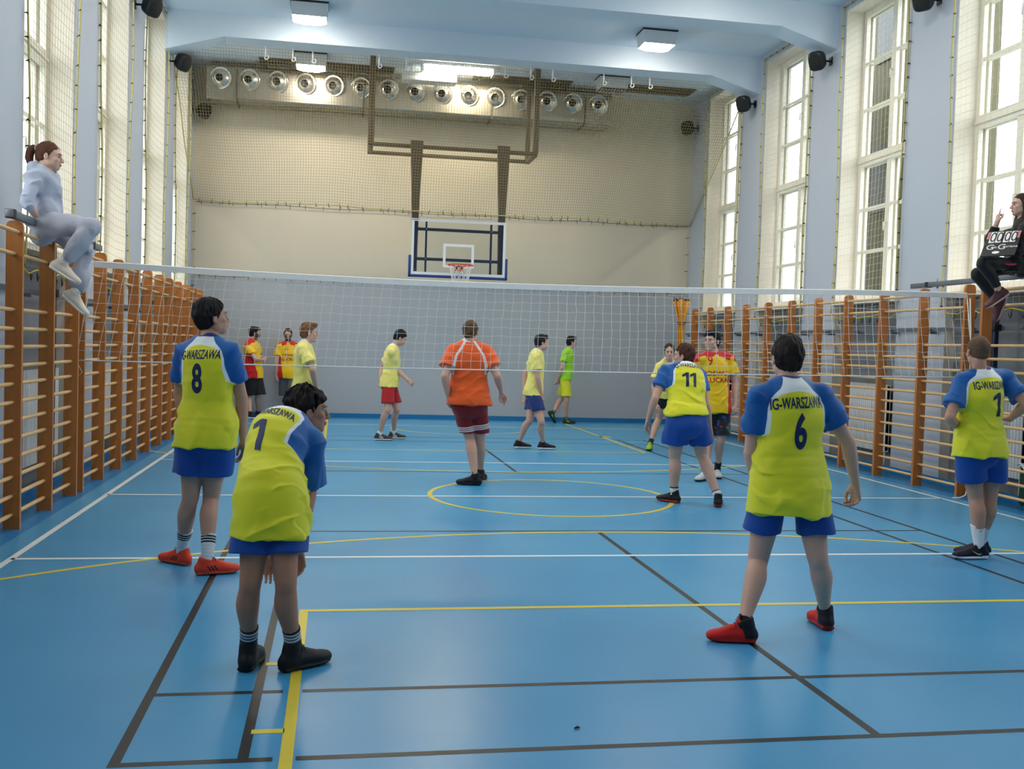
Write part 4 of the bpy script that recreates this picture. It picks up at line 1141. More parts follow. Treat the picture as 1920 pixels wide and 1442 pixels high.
        eb = MB(); eb.tube([Hd.p(s * .016 * hk, .094 * hk, .024 * hk), Hd.p(s * .032 * hk, .090 * hk, .0295 * hk), Hd.p(s * .048 * hk, .078 * hk, .025 * hk)], [.003, .0034, .002], 6)
        eb.build('eyebrow', cm('brow_' + L['hair'][0], L['hair'][1], rough=.8), root)
    # ---------------- hair
    hn, hc, style = L['hair'][:3]; thick = L['hair'][3] if len(L['hair']) > 3 else .016
    hh = min(h, .0055); F = Field(Hd.o - .2 - (.12 if style == 'ponytail' else 0), Hd.o + .2, hh)
    F.ell(Hd.p(0, -.019 * hk - thick * .25, .034 * hk), np.array((.077, .096, .088)) * hk + thick * np.array((.42, .55, 1.0)), Hd.R, .01)
    F.ell(Hd.p(0, -.05 * hk, -.02 * hk), np.array((.058, .056, .06)) * hk + thick * .4, Hd.R, .02)
    if style == 'quiff': F.ell(Hd.p(0, .055 * hk, .098 * hk), np.array((.055, .045, .032)) * hk, Hd.R, .02)
    if style == 'shaggy':
        for s in (-1, 1): F.ell(Hd.p(s * .035 * hk, .058 * hk, .074 * hk), np.array((.038, .03, .026)) * hk, Hd.R, .02); F.ell(Hd.p(s * .066 * hk, .026 * hk, .052 * hk), np.array((.018, .04, .034)) * hk, Hd.R, .015)
        F.ell(Hd.p(0, -.085 * hk, -.01 * hk), np.array((.062, .04, .07)) * hk, Hd.R, .02)
    seed = int(abs(A['head'][0]) * 100)
    fr = {'buzz': .0008, 'short': .0034, 'quiff': .0036, 'shaggy': .006, 'ponytail': .0016, 'long': .002}[style]
    def hn_fn(p):
        x, y, z = Hd.loc(p); a = np.arctan2(x, y + .02); r_ = np.stack([a * .09, np.zeros_like(x), z * .25], 1)
        return fr * noise3(r_, 260, seed) + fr * .9 * noise3(p, 90, seed + 1)
    F.displace(hn_fn)
    # hairline
    ys = np.array([-.2, -.085, -.05, -.018, -.012, .012, .022, .045, .075, .10, .2]) * hk
    zl = np.array([-.075, -.072, -.066, -.05, -.018, -.012, .012, .035, .058 if style != 'shaggy' else .045, .072 if style != 'shaggy' else .05, .075 if style != 'shaggy' else .05]) * hk
    if style in ('ponytail', 'long'): zl = np.array([-.05, -.05, -.045, -.02, .0, .004, .03, .05, .068, .075, .08]) * hk
    if style == 'buzz': zl = np.array([-.05, -.05, -.045, -.03, -.005, .0, .02, .05, .078, .085, .09]) * hk
    if style == 'shaggy': zl[:4] -= .01
    def cut(x_, y_, z_):
        X, Y, Z = x_ - Hd.o[0], y_ - Hd.o[1], z_ - Hd.o[2]
        yy = X * Hd.f[0] + Y * Hd.f[1] + Z * Hd.f[2]; zz = X * Hd.u[0] + Y * Hd.u[1] + Z * Hd.u[2]; xx = X * Hd.r[0] + Y * Hd.r[1] + Z * Hd.r[2]
        return (np.interp(yy, ys, zl) - zz + .12 * np.abs(xx) * (yy > .03) - .004 * np.sin(xx * 300)).astype(np.float32) * .8
    F.apply(F.lo, F.lo + F.n * F.h, cut, .004, 'and')
    if style == 'ponytail':
        b0 = Hd.p(0, -.112, .06)
        F.tube([(Hd.p(0, -.10, .055), .03, .03, Hd.r), (b0, .02, .02, Hd.r), (Hd.p(0, -.150, .045), .034, .034, Hd.r), (Hd.p(0, -.165, -.01), .036, .034, Hd.r), (Hd.p(0, -.155, -.07), .028, .026, Hd.r), (Hd.p(0, -.15, -.115), .012, .010, Hd.r)], .008)
        F.displace(lambda p: .0025 * noise3(p * np.array((1, 1, .25)), 200, 4))
    if style == 'long':
        for s in (-1, 1): F.tube([(Hd.p(s * .072, .0, .03), .02, .03, Hd.f), (Hd.p(s * .078, -.01, -.06), .018, .03, Hd.f), (Hd.p(s * .075, .01, -.15), .016, .03, Hd.f), (Hd.p(s * .07, .03, -.22), .012, .02, Hd.f)], .01)
        F.tube([(Hd.p(0, -.08, 0), .07, .03, Hd.r), (Hd.p(0, -.08, -.1), .08, .03, Hd.r), (Hd.p(0, -.08, -.19), .07, .02, Hd.r)], .02)
    V, Q = F.mesh(1)
    link_mesh('hair', V, Q, cm('hair_' + hn, hc, rough=.65, bump=.8, bscale=200, sheen=0, spec=.2, nscale=60, namt=.4), root)
    if style == 'ponytail':
        c = Hd.p(0, -.118, .058); MB().tube([c + (Hd.r * math.cos(a) + Hd.u * math.sin(a)) * .023 for a in np.linspace(0, 2 * math.pi, 15)[:-1]], .006, 6, closed=True).build('hair_tie', cm('hair_tie', S(170, 175, 190)), root)
    # ---------------- shirt
    sh = L['shirt']; F = Field(lo, hi, h); lo_s = sh.get('loose', 1.0) * g
    hem = np.array(sh['hem']) if 'hem' in sh else None
    ts = [.0, .35, .68, .86]
    hz = sh['hemz']; hemc = np.array([pel[0], pel[1], hz]) + np.array(sh.get('hemoff', (0, 0, 0)))
    nb = neck - up * .012
    st = [(hemc - np.array((0, 0, .04)), .196 * lo_s * W, .156 * lo_s, hlat), (hemc + (spine(0) - hemc) * .5, .192 * lo_s * W, .152 * lo_s, hlat),
          (spine(.06), .184 * lo_s * W, .144 * lo_s, bl(.1)), (spine(.36), .160 * lo_s * W, .122 * lo_s, bl(.4)), (spine(.68), .172 * (.4 + .6 * lo_s) * W, .130 * (.4 + .6 * lo_s), bl(.8)), (spine(.86), .152 * (.55 + .45 * lo_s), .108 * (.45 + .55 * lo_s), bl(1)), (spine(.97), .075, .072, bl(1))]
    tilt = np.array(sh.get('hemtilt', (0, 0, 0)), float); hu0 = nrm(spine(.2) - pel)
    F.tube(st, .02, cuts=[(hemc, np.array((0, 0, -1.0)) + tilt)])
    for s in 'LR':
        hp = A['hip' + s]; th0 = nrm(A['kn' + s] - hp)
        if sh.get('hips', True): g2 = max(g, .96); F.tube([(hp + hu0 * .12, .10 * g, .105 * g, hlat), (hp + hu0 * .0, .112 * g2, .124 * g2, hlat), (hp + (th0 + np.array((0, 0, -.12))) * max(.03, hp[2] - hz + .04), .116 * g2, .128 * g2, hlat)], .04, cuts=[(hemc, np.array((0, 0, -1.0)) + tilt)])
    slen = sh.get('sleeve', .62); sends = []; am_ = max(1, L.get('arm', 1.0) * (.3 + .7 * max(1, g)))
    for s in 'LR':
        s0, el, wr = A['sh' + s], A['el' + s], A['wr' + s]; ua = nrm(el - s0); fa = nrm(wr - el)
        F.tube([(nb - up * .012, .056 * am_, .056 * am_, lat), ((nb + s0) / 2 + up * .004, .056 * am_, .056 * am_, lat), (s0 + up * .004, .062 * am_, .062 * am_, lat)], .03, smooth=False)
        if slen <= 1:
            end = s0 + (el - s0) * slen; r1 = .080 * sh.get('sl', 1.0)
            F.tube([(s0, .066 * am_, .066 * am_, front), (s0 + (end - s0) * .5, .073 * am_, .073 * am_, front), (end + ua * .04, r1, r1, front)], .03, cuts=[(end, ua)])
        else:
            f2 = min(.97, slen - 1); end = el + (wr - el) * f2
            F.tube([(s0, .066, .066, front), (s0 + (el - s0) * .5, .060, .060, front), (el, .055, .055, front), (el + (wr - el) * f2 * .6, .052, .050, front), (end - fa * .02, .046, .044, front), (end, .038, .036, front)], .03, cuts=[(end, fa)])
        sends.append((end, ua))
    if sh.get('hood'):
        F.ell(neck - front * .085 + up * .015, (.105, .062, .072), np.array([lat, front, up]), .02)
        F.ell(neck - front * .12 - up * .07, (.09, .04, .07), np.array([lat, front, up]), .02)
        F.tube([(neck - front * .06 + up * .045, .03, .03, lat), (neck + lat * .080 + up * .025, .024, .03, lat), (neck + front * .07 - up * .04, .02, .02, lat)], .02)
        F.tube([(neck - front * .06 + up * .045, .03, .03, lat), (neck - lat * .080 + up * .025, .024, .03, lat), (neck + front * .07 - up * .04, .02, .02, lat)], .02)
        F.tube([(hemc, .165, .13, hlat), (hemc + np.array((0, 0, .05)), .155, .122, hlat)], .02)
    # neck opening and collar
    nd = nrm(Hd.o - Hd.u * .09 - neck)
    F.tube([(neck + nd * .004, .060, .058, lat), (neck + nd * .2, .085, .085, lat)], .008, mode='sub', smooth=False)
    if sh.get('polo'):
        F.tube([(neck - up * .012, .070, .066, lat), (neck + nd * .03, .064, .062, lat)], .006, cuts=[(neck + nd * .034, nd)], smooth=False)
        F.tube([(neck - nd * .01, .057, .056, lat), (neck + nd * .2, .060, .060, lat)], .004, mode='sub', smooth=False)
    seed2 = int(abs(pel[1]) * 37) % 1000; amp = sh.get('fold', .011)
    def folds(p):
        d = p - neck; u = d @ lat; hgt = -(d @ up); v = d @ front; L_ = np.linalg.norm(pel - neck)
        w1 = np.clip((hgt - .20) / .2, 0, 1) * np.clip((.80 - hgt) / .2, 0, 1)
        cr = lambda q: 1 - 2 * np.abs(np.sin(q)) ** .8
        n1 = cr(21 * hgt + 5.5 * np.abs(u) + 1.6 * np.sin(11 * u + seed2) + 1.1 * np.sin(16 * v + seed2)) * w1 * (.35 + .65 * np.clip(noise3(p, 9, seed2 + 3), -.4, 1.2))
        n2 = cr(15 * u + 1.6 * np.sin(5 * hgt + seed2) + 1.2 * noise3(p, 5, seed2 + 5, 4)) * np.clip((hgt - .3) / .35, 0, 1)
        n3 = noise3(p, 20, seed2, 5)
        arm = np.clip((np.abs(u) - .15) / .06, 0, 1); n4 = cr(22 * hgt + 16 * np.abs(u) + 1.5 * np.sin(20 * v)) * arm * .8
        return -.001 + np.minimum(.0045, amp * (-.75 * n1 - .5 * n2 + .5 * n3 + .22 * noise3(p, 42, seed2 + 7, 5) - .5 * n4))
    F.displace(folds)
    V, Q = F.mesh(2)
    d = V - neck; u = d @ lat; hgt = -(d @ up); v = d @ front; au = np.abs(u); zones = []; at = {}
    dn = np.sqrt(u ** 2 + (d @ nd) ** 2 * 2.2 + v ** 2)
    kind = sh['kind']
    if kind == 'ig':
        cs = (shm - neck) @ up * -1
        ks = .36 / max(.3, np.linalg.norm(A['shR'] - A['shL'])) if sh.get('ks') is None else sh['ks']; an_ = au * ks
        wb = np.interp(hgt, [-.03, .032, .042, .055, .08, .12, .20, .27, .31, .5], [-.1, -.03, .05, .095, .130, .146, .150, .158, .28, .7])
        at['yoke'] = (an_ - wb) * .9
        at['sleeve'] = (an_ - np.interp(hgt, [-.05, .0, .02, .05, .075, .12, .20, .27, .31, .5], [.05, .078, .092, .125, .146, .160, .168, .178, .27, .7])) * .95
        at['collar'] = .079 - dn
        zones = [('yoke', S(232, 234, 232)), ('sleeve', S(8, 88, 160)), ('collar', S(22, 36, 110))]; col = sh.get('col', S(226, 220, 36))
    elif kind == 'polo':
        at['collar'] = .090 - dn if not sh.get('polo') else np.minimum(.10 - dn, .5)
        zones = [('collar', S(236, 236, 224))]; col = S(238, 226, 122)
    elif kind == 'orange':
        wb = np.interp(hgt, [-.03, .02, .08, .14, .24, .34, .6], [.05, .075, .115, .155, .18, .185, .2])
        at['piping'] = np.minimum(.016 - np.abs(au - wb), .36 - hgt)
        at['collar'] = .092 - dn
        zones = [('piping', S(226, 214, 210)), ('collar', S(232, 228, 226))]; col = S(238, 92, 24)
    elif kind == 'redyellow':
        at['side'] = np.minimum(au - .135 - .02 * np.sin(hgt * 5), hgt - .27)
        st_ = (d - lat[None, :] * 0) @ up
        at['top'] = np.minimum(st_ + .034 + au * .26 + .0, np.minimum(.5, au - .03)) if sh.get('top', True) else np.full(len(V), -1.)
        at['top'] = np.where(au > .13, np.minimum(at['top'] + .015, .055 - np.abs(v)), at['top'])
        at['collar'] = .092 - dn
        zones = [('side', S(204, 24, 30)), ('top', S(204, 24, 34)), ('collar', S(200, 22, 32))]; col = S(240, 196, 20)
    elif kind == 'plain': col = sh['col']; at['collar'] = .079 - dn; zones = [('collar', sh.get('ccol', col))]
    key = 'cloth_' + sh['name']
    if key not in _cache: _cache[key] = zone_mat(key, col, zones, rough=sh.get('rough', .62), bump=.25, bscale=420, sheen=.2)
    shirt = link_mesh(sh.get('obj', 'shirt'), V, Q, _cache[key], root, at, origin=spine(.5))
    # writing
    bvh = None
    for tx in sh.get('text', []):
        txt, size, down, off, side, col_t, sx, bold, arc = tx
        if bvh is None: bvh = BVHTree.FromPolygons([tuple(q) for q in V], [tuple(f) for f in Q.tolist()])
        tv, tf = text_mesh(txt, size, sx, bold, arc, .014 if size > .12 else .01)
        dirn = front * side                      # side=-1: on the back
        rgt = lat * (-side) ; uu = up
        O = neck - up * down + rgt * off + dirn * .45 + np.array(bend)
        decal_mesh(tv, tf, (bvh, None), O, rgt, uu, -dirn, 'number' if any(ch.isdigit() for ch in txt) else 'lettering', cm('print_' + str([round(c, 2) for c in col_t]), col_t, rough=.5, bump=0), shirt)
    # ---------------- shorts / trousers
    so = L['shorts']; F = Field(lo, hi, h); w = so.get('w', 1.0)
    hu = nrm(spine(.2) - pel)
    F.tube([(pel + hu * .13, .150 * g, .115 * g, hlat), (pel + hu * .04, .168 * g * w, .128 * g * w, hlat), (pel - hu * .05, .166 * g * w, .125 * g * w, hlat)], .03)
    hems = []
    for s in 'LR':
        hp, kn, an = A['hip' + s], A['kn' + s], A['an' + s]; th = nrm(kn - hp); sk = nrm(an - kn)
        outw = hlat * (1 if s == 'R' else -1) * .012
        if not so.get('long'):
            if 'z' in so: f_ = np.clip((so['z'] - hp[2]) / (kn[2] - hp[2]), .25, 1.1)
            else: f_ = so['f']
            end = hp + (kn - hp) * f_; r0, r1 = .096 * w * (.5 + .5 * g), .101 * w * so.get('flare', 1.0) * (.5 + .5 * g)
            cn = nrm(th + np.array((0, 0, -.8)))
            F.tube([(hp + outw, r0, r0 * 1.08, hlat), (hp + (end - hp) * .5 + outw, (r0 + r1) / 2, (r0 + r1) / 2 * 1.08, hlat), (end + th * .03 + outw, r1, r1 * 1.08, hlat)], .025, cuts=[(end, cn)])
            hems.append((end, cn))
        else:
            end = kn + (an - kn) * so.get('f', .86)
            F.tube([(hp, .098 * w, .098 * w, hlat), (hp + (kn - hp) * .5, .090 * w, .090 * w, hlat), (kn, .076 * w, .076 * w, hlat), (kn + sk * .1, .073 * w, .073 * w, hlat), (kn + sk * .22, .066 * w, .066 * w, hlat), (end - sk * .05, .058 * w, .058 * w, hlat), (end, .042, .042, hlat)], .02, cuts=[(end, sk)])
            hems.append((end, sk))
    am2 = so.get('fold', .0045)
    F.displace(lambda p: am2 * (noise3(p * np.array((1, 1, .5)), 30, seed2 + 9, 5) + .5 * np.sin(26 * (p @ hlat) + 14 * p[:, 2])))
    if not so.get('long'): F.halfspace((0, 0, hz + so.get('top', .02)), (0, 0, 1))
    V, Q = F.mesh(2); at = {}; zones = []
    if so.get('stripes'):
        hd_ = np.min([-( (V - e) @ n) + 10 * (np.linalg.norm(V - e, axis=1) > .35) for e, n in hems], 0)
        at['stripe'] = np.minimum(.0065 - np.abs(((hd_ - .03 + .011) % .022) - .011), .033 - np.abs(hd_ - .052)); zones = [('stripe', so['stripes'])]
    if so.get('pattern'):
        n = noise3(V, 55, 5); n2 = noise3(V, 60, 8); n3_ = noise3(V, 70, 12)
        at['pa'] = (n - .9) * .01; at['pb'] = (n2 - 1.0) * .01; at['pc'] = (n3_ - 1.2) * .01; zones = [('pa', S(40, 110, 70)), ('pb', S(40, 70, 170)), ('pc', S(170, 50, 50))]
    key = 'cloth_' + so['name']
    if key not in _cache: _cache[key] = zone_mat(key, so['col'], zones, rough=.62, bump=.25, bscale=420, sheen=.15)
    link_mesh('trousers' if so.get('long') else 'shorts', V, Q, _cache[key], root, at, origin=pel)
    # ---------------- socks and shoes
    for s in 'LR':
        kn, an = A['kn' + s], A['an' + s]; sk = nrm(an - kn)
        kf = nrm(front - sk * (front @ sk)); kl = np.cross(kf, sk)
        ty = J.get('toe' + s, 0); tv = L.get('toev' + s); toe = np.array(tv, float) if tv is not None else np.array([math.sin(math.radians(ty)), math.cos(math.radians(ty)), 0.0])
        upv = L.get('upv' + s, (0, 0, 1))
        fr_ = shoe_frame(an, toe, upv)
        so_ = L.get('socks')
        if so_:
            top = an - sk * so_['h']; r = so_.get('r', .044); F = Field(np.minimum(top, an) - .12, np.maximum(top, an) + .12, min(h, .006))
            lg = L.get('leg', 1.0); m_ = max(0, so_['h'] - .08)
            F.tube([(top - sk * .02, (.041 + m_ * .09) * lg, (.043 + m_ * .09) * lg, kl), (top + sk * .03, (.040 + m_ * .07) * lg, (.042 + m_ * .06) * lg, kl), (an - sk * .03, .039, .042, kl), (fr_.p(0, -.018, .06), .036, .042, fr_.r)], .01, cuts=[(top, -sk)])
            F.displace(lambda p: .0012 * np.sin((p @ sk) * 260))
            V, Q = F.mesh(1); t = (V - top) @ sk; at = {}
            zs = []
            if so_.get('stripes'):
                at['band'] = np.minimum(.0055 - np.abs(((t - .02 + .009) % .018) - .009), np.minimum(t - .012, .065 - t)); zs = [('band', so_['stripes'])]
            if so_.get('cuff'): at['band'] = .012 - t; zs = [('band', so_['cuff'])]
            key = 'sock_' + so_['name']
            if key not in _cache: _cache[key] = zone_mat(key, so_['col'], zs, rough=.85, bump=.4, bscale=300)
            so_ob = link_mesh('sock', V, Q, _cache[key], root, at)
            if so_.get('swoosh') is not None and s in so_.get('sides', 'LR'):
                decal(so_ob, V, Q, swoosh_pts(), top + sk * .05 + np.array((0, -.2, 0)), np.array((1., 0, 0)), np.array((0, 0, 1.)), np.array((0, 1., 0)), .034, so_['swoosh'], 'sock_emblem')
        make_shoe(root, an, toe, L['shoe'], min(h, .006), upv, L.get('foot', 1.0))
    return root, dict(neck=neck, up=up, lat=lat, front=front, pel=pel, A=A, head=Hd)

PEOPLE = {
 'p1': dict(head=(-0.823, 7.05, 1.71), neck=(-0.834, 7.02, 1.563), shL=(-0.998, 7.08, 1.468), shR=(-0.699, 6.96, 1.485), hipL=(-0.926, 7.05, 0.93), hipR=(-0.767, 6.99, 0.93), wrL=(-0.994, 7.24, 0.916), wrR=(-0.607, 7.07, 0.886), anL=(-1.019, 7.257, 0.1), anR=(-0.814, 6.943, 0.1), knL=(-0.947, 7.084, 0.496), elL=(-1.05, 7.205, 1.188), knR=(-0.815, 7.112, 0.493), elR=(-0.62, 7.032, 1.181), H=1.83, yaw=18, hyaw=62, hpitch=8, toeL=-50, toeR=72),
 'p2': dict(head=(-0.135, 5.33, 1.214), neck=(-0.207, 5.23, 1.141), shL=(-0.32, 5.23, 1.106), shR=(-0.113, 5.11, 1.078), hipL=(-0.336, 4.85, 0.84), hipR=(-0.235, 4.87, 0.84), wrL=(-0.314, 5.09, 0.518), wrR=(-0.158, 5.04, 0.554), anL=(-0.38, 4.94, 0.1), anR=(-0.167, 4.905, 0.1), knL=(-0.364, 4.778, 0.459), elL=(-0.333, 5.173, 0.823), knR=(-0.204, 4.753, 0.464), elR=(-0.117, 5.168, 0.838), H=1.64, yaw=20, hyaw=75, hpitch=0, toeL=8, toeR=52),
 'p3': dict(head=(2.495, 5.36, 1.559), neck=(2.497, 5.33, 1.411), shL=(2.316, 5.3, 1.334), shR=(2.68, 5.3, 1.359), hipL=(2.418, 5.3, 0.87), hipR=(2.615, 5.3, 0.87), wrL=(2.401, 5.45, 0.782), wrR=(2.96, 5.38, 0.848), anL=(2.233, 5.188, 0.1), anR=(2.833, 5.432, 0.1), knL=(2.392, 5.399, 0.408), elL=(2.304, 5.353, 1.022), knR=(2.677, 5.246, 0.454), elR=(2.858, 5.297, 1.095), H=1.78, yaw=2, hyaw=0, hpitch=0, toeL=-75, toeR=5),
 'p4': dict(head=(4.958, 7.22, 1.647), neck=(4.989, 7.22, 1.493), shL=(4.841, 7.22, 1.418), shR=(5.235, 7.24, 1.435), hipL=(4.923, 7.22, 0.9), hipR=(5.135, 7.25, 0.9), wrL=(4.881, 7.32, 1.037), wrR=(5.352, 7.34, 1.121), anL=(5.086, 7.271, 0.1), anR=(5.196, 7.403, 0.1), knL=(5.051, 7.296, 0.5), elL=(4.701, 7.152, 1.131), knR=(5.195, 7.319, 0.497), elR=(5.31, 7.088, 1.251), H=1.78, yaw=-12, hyaw=8, hpitch=0, toeL=-88, toeR=-80),
 'p5': dict(head=(3.623, 10.28, 1.53), neck=(3.623, 10.2, 1.408), shL=(3.393, 10.17, 1.347), shR=(3.763, 10.14, 1.335), hipL=(3.47, 9.92, 0.88), hipR=(3.648, 9.92, 0.88), wrL=(3.216, 10.14, 0.854), wrR=(3.889, 10.12, 0.783), anL=(3.509, 10.084, 0.1), anR=(3.894, 9.827, 0.1), knL=(3.497, 10.07, 0.486), elL=(3.252, 10.042, 1.083), knR=(3.781, 10.053, 0.513), elR=(3.816, 10.045, 1.028), H=1.8, yaw=5, hyaw=-55, hpitch=0, toeL=-35, toeR=22),
 'p6': dict(head=(1.497, 11.4, 1.725), neck=(1.476, 11.4, 1.603), shL=(1.309, 11.4, 1.496), shR=(1.675, 11.4, 1.501), hipL=(1.416, 11.4, 0.94), hipR=(1.587, 11.4, 0.94), wrL=(1.262, 11.38, 0.965), wrR=(1.876, 11.46, 1.047), anL=(1.576, 11.291, 0.1), anR=(1.699, 11.704, 0.1), knL=(1.53, 11.473, 0.513), elL=(1.202, 11.283, 1.22), knR=(1.654, 11.524, 0.51), elR=(1.797, 11.27, 1.235), H=1.85, yaw=2, hyaw=25, hpitch=0, toeL=-72, toeR=20),
 'p7': dict(head=(1.025, 16.55, 1.657), neck=(0.916, 16.55, 1.516), shL=(0.911, 16.73, 1.427), shR=(0.875, 16.37, 1.421), hipL=(0.875, 16.63, 0.93), hipR=(0.85, 16.47, 0.93), wrL=(0.732, 16.75, 0.966), wrR=(1.144, 16.4, 0.99), anL=(0.955, 16.737, 0.1), anR=(0.716, 16.431, 0.1), knL=(0.995, 16.561, 0.493), elL=(0.751, 16.895, 1.156), knR=(0.837, 16.348, 0.504), elR=(0.948, 16.5, 1.171), H=1.8, yaw=85, hyaw=88, hpitch=-28, toeL=90, toeR=85),
 'p8': dict(head=(3.123, 15.35, 1.646), neck=(3.06, 15.35, 1.521), shL=(3.09, 15.53, 1.437), shR=(2.994, 15.17, 1.423), hipL=(3.037, 15.43, 0.91), hipR=(2.989, 15.27, 0.91), wrL=(2.895, 15.47, 0.827), wrR=(3.106, 15.18, 0.847), anL=(2.827, 15.456, 0.1), anR=(3.183, 15.341, 0.1), knL=(2.959, 15.303, 0.45), elL=(2.908, 15.505, 1.166), knR=(3.108, 15.128, 0.45), elR=(3.03, 15.13, 1.108), H=1.79, yaw=80, hyaw=82, hpitch=-4, toeL=78, toeR=82),
 'p9': dict(head=(4.83, 20.62, 1.699), neck=(4.777, 20.62, 1.564), shL=(4.788, 20.8, 1.473), shR=(4.649, 20.44, 1.463), hipL=(4.737, 20.7, 0.92), hipR=(4.689, 20.54, 0.92), wrL=(4.553, 20.64, 0.924), wrR=(4.537, 20.52, 0.928), anL=(4.502, 20.72, 0.216), anR=(4.769, 20.646, 0.1), knL=(4.719, 20.915, 0.5), elL=(4.693, 20.74, 1.159), knR=(4.734, 20.476, 0.503), elR=(4.59, 20.387, 1.165), H=1.8, yaw=85, hyaw=88, hpitch=0, toeL=90, toeR=85),
 'p10': dict(head=(-0.332, 12.8, 1.671), neck=(-0.375, 12.8, 1.544), shL=(-0.372, 12.97, 1.477), shR=(-0.4, 12.64, 1.466), hipL=(-0.37, 12.88, 0.92), hipR=(-0.404, 12.72, 0.92), wrL=(-0.307, 12.92, 0.992), wrR=(-0.231, 12.68, 1.005), anL=(-0.352, 12.798, 0.1), anR=(-0.377, 12.586, 0.1), knL=(-0.363, 12.984, 0.49), elL=(-0.356, 13.095, 1.227), knR=(-0.376, 12.525, 0.529), elR=(-0.277, 12.512, 1.218), H=1.8, yaw=70, hyaw=80, hpitch=0, toeL=60, toeR=75),
 'p11': dict(head=(-1.599, 20.75, 1.682), neck=(-1.647, 20.75, 1.553), shL=(-1.584, 20.89, 1.438), shR=(-1.726, 20.61, 1.414), hipL=(-1.577, 20.8, 0.92), hipR=(-1.671, 20.69, 0.92), wrL=(-1.567, 20.73, 1.195), wrR=(-1.449, 20.69, 1.157), anL=(-1.517, 20.993, 0.1), anR=(-1.647, 20.546, 0.1), knL=(-1.515, 20.784, 0.482), elL=(-1.483, 21.003, 1.204), knR=(-1.678, 20.763, 0.469), elR=(-1.545, 20.452, 1.169), H=1.8, yaw=60, hyaw=80, hpitch=-3, toeL=62, toeR=70),
 'p12': dict(head=(-0.962, 20.88, 1.671), neck=(-0.949, 20.9, 1.521), shL=(-0.768, 20.9, 1.43), shR=(-1.135, 20.9, 1.408), hipL=(-0.852, 20.9, 0.92), hipR=(-1.009, 20.9, 0.92), wrL=(-0.711, 20.85, 0.852), wrR=(-1.172, 20.85, 0.83), anL=(-0.808, 20.976, 0.1), anR=(-0.947, 20.801, 0.1), knL=(-0.826, 20.773, 0.477), elL=(-0.708, 20.863, 1.142), knR=(-0.973, 21.0, 0.461), elR=(-1.168, 20.835, 1.13), H=1.8, yaw=172, hyaw=178, hpitch=-8, toeL=150, toeR=200),
 'p13': dict(head=(4.596, 12.0, 1.718), neck=(4.623, 12.0, 1.579), shL=(4.848, 12.03, 1.499), shR=(4.446, 12.0, 1.488), hipL=(4.753, 12.0, 0.96), hipR=(4.564, 12.0, 0.96), wrL=(4.895, 11.9, 0.94), wrR=(4.388, 11.9, 0.956), anL=(4.794, 12.16, 0.1), anR=(4.512, 11.858, 0.1), knL=(4.744, 11.95, 0.501), elL=(4.919, 12.002, 1.208), knR=(4.627, 12.042, 0.477), elR=(4.431, 12.062, 1.194), H=1.87, yaw=205, hyaw=235, hpitch=0, toeL=195, toeR=228),
 'p14': dict(head=(5.088, 15.08, 1.566), neck=(5.125, 15.15, 1.442), shL=(5.32, 15.2, 1.338), shR=(4.972, 15.2, 1.328), hipL=(5.302, 15.4, 0.87), hipR=(5.143, 15.4, 0.87), wrL=(5.253, 15.1, 0.823), wrR=(4.901, 15.1, 0.758), anL=(5.48, 15.922, 0.1), anR=(4.958, 15.473, 0.1), knL=(5.376, 15.624, 0.451), elL=(5.298, 15.058, 1.075), knR=(5.131, 15.591, 0.509), elR=(4.888, 15.172, 1.028), H=1.77, yaw=190, hyaw=195, hpitch=-6, toeL=160, toeR=205),
 'g1': dict(head=(-2.438, 9.25, 3.072), neck=(-2.466, 9.25, 2.94), shL=(-2.506, 9.42, 2.896), shR=(-2.522, 9.1, 2.863), hipL=(-2.479, 9.37, 2.514), hipR=(-2.446, 9.15, 2.482), elR=(-2.535, 8.95, 2.643), wrR=(-2.472, 9.12, 2.5), elL=(-2.556, 9.55, 2.717), wrL=(-2.467, 9.49, 2.538), knR=(-2.075, 9.09, 2.481), knL=(-2.198, 9.45, 2.295), anR=(-2.273, 9.05, 2.168), anL=(-2.255, 9.41, 1.927), H=1.68, yaw=80, hyaw=90, hpitch=-4),
 'g2': dict(head=(7.118, 9.75, 3.239), neck=(7.158, 9.75, 3.094), shL=(7.078, 9.6, 2.967), shR=(7.287, 9.9, 3.01), hipL=(7.104, 9.65, 2.599), hipR=(7.239, 9.85, 2.62), elR=(6.908, 9.93, 2.869), wrR=(6.917, 9.85, 3.054), elL=(6.971, 9.53, 2.734), wrL=(6.875, 9.59, 2.69), knL=(6.611, 9.61, 2.602), knR=(6.727, 9.87, 2.508), anL=(6.825, 9.63, 2.318), anR=(6.956, 9.85, 2.22), H=1.68, yaw=-85, hyaw=-78, hpitch=0),
 'g2board': [[6.791, 9.77, 2.943], [6.99, 9.53, 2.955], [6.745, 9.3, 2.655], [6.511, 9.54, 2.653]],
}
NAVY = S(24, 40, 104); NAVYD = S(20, 34, 84)
def ig(num, hemz, name='ig_shirt', numx=0.0, numd=.345, namx=0, size=.26, nsz=.085, **k):
    d = dict(kind='ig', name=name, hemz=hemz, text=[('IG-WARSZAWA', nsz, k.pop('named', .128), namx, -1, NAVYD, k.pop('nsx', .50), .022, .15), (num, size, numd, numx, -1, NAVYD, .56, .032, 0)])
    d.update(k); return d
BLUE_SHORTS = lambda z, **k: dict(dict(name='blue_shorts', col=S(8, 68, 150), z=z), **k)
shoe_orange = dict(name='orange', col=S(226, 66, 40), sole=S(190, 70, 50), stripe=S(34, 28, 34), lace=cm('lace_black', S(26, 22, 26)), low=True)
shoe_black = dict(name='black', col=S(16, 17, 22), lace=cm('lace_black', S(26, 22, 26)))
shoe_red = dict(name='red', col=S(206, 30, 26), heel=S(24, 22, 28), stripe=None, sole=S(150, 26, 26), lace=cm('lace_black', S(26, 22, 26)))
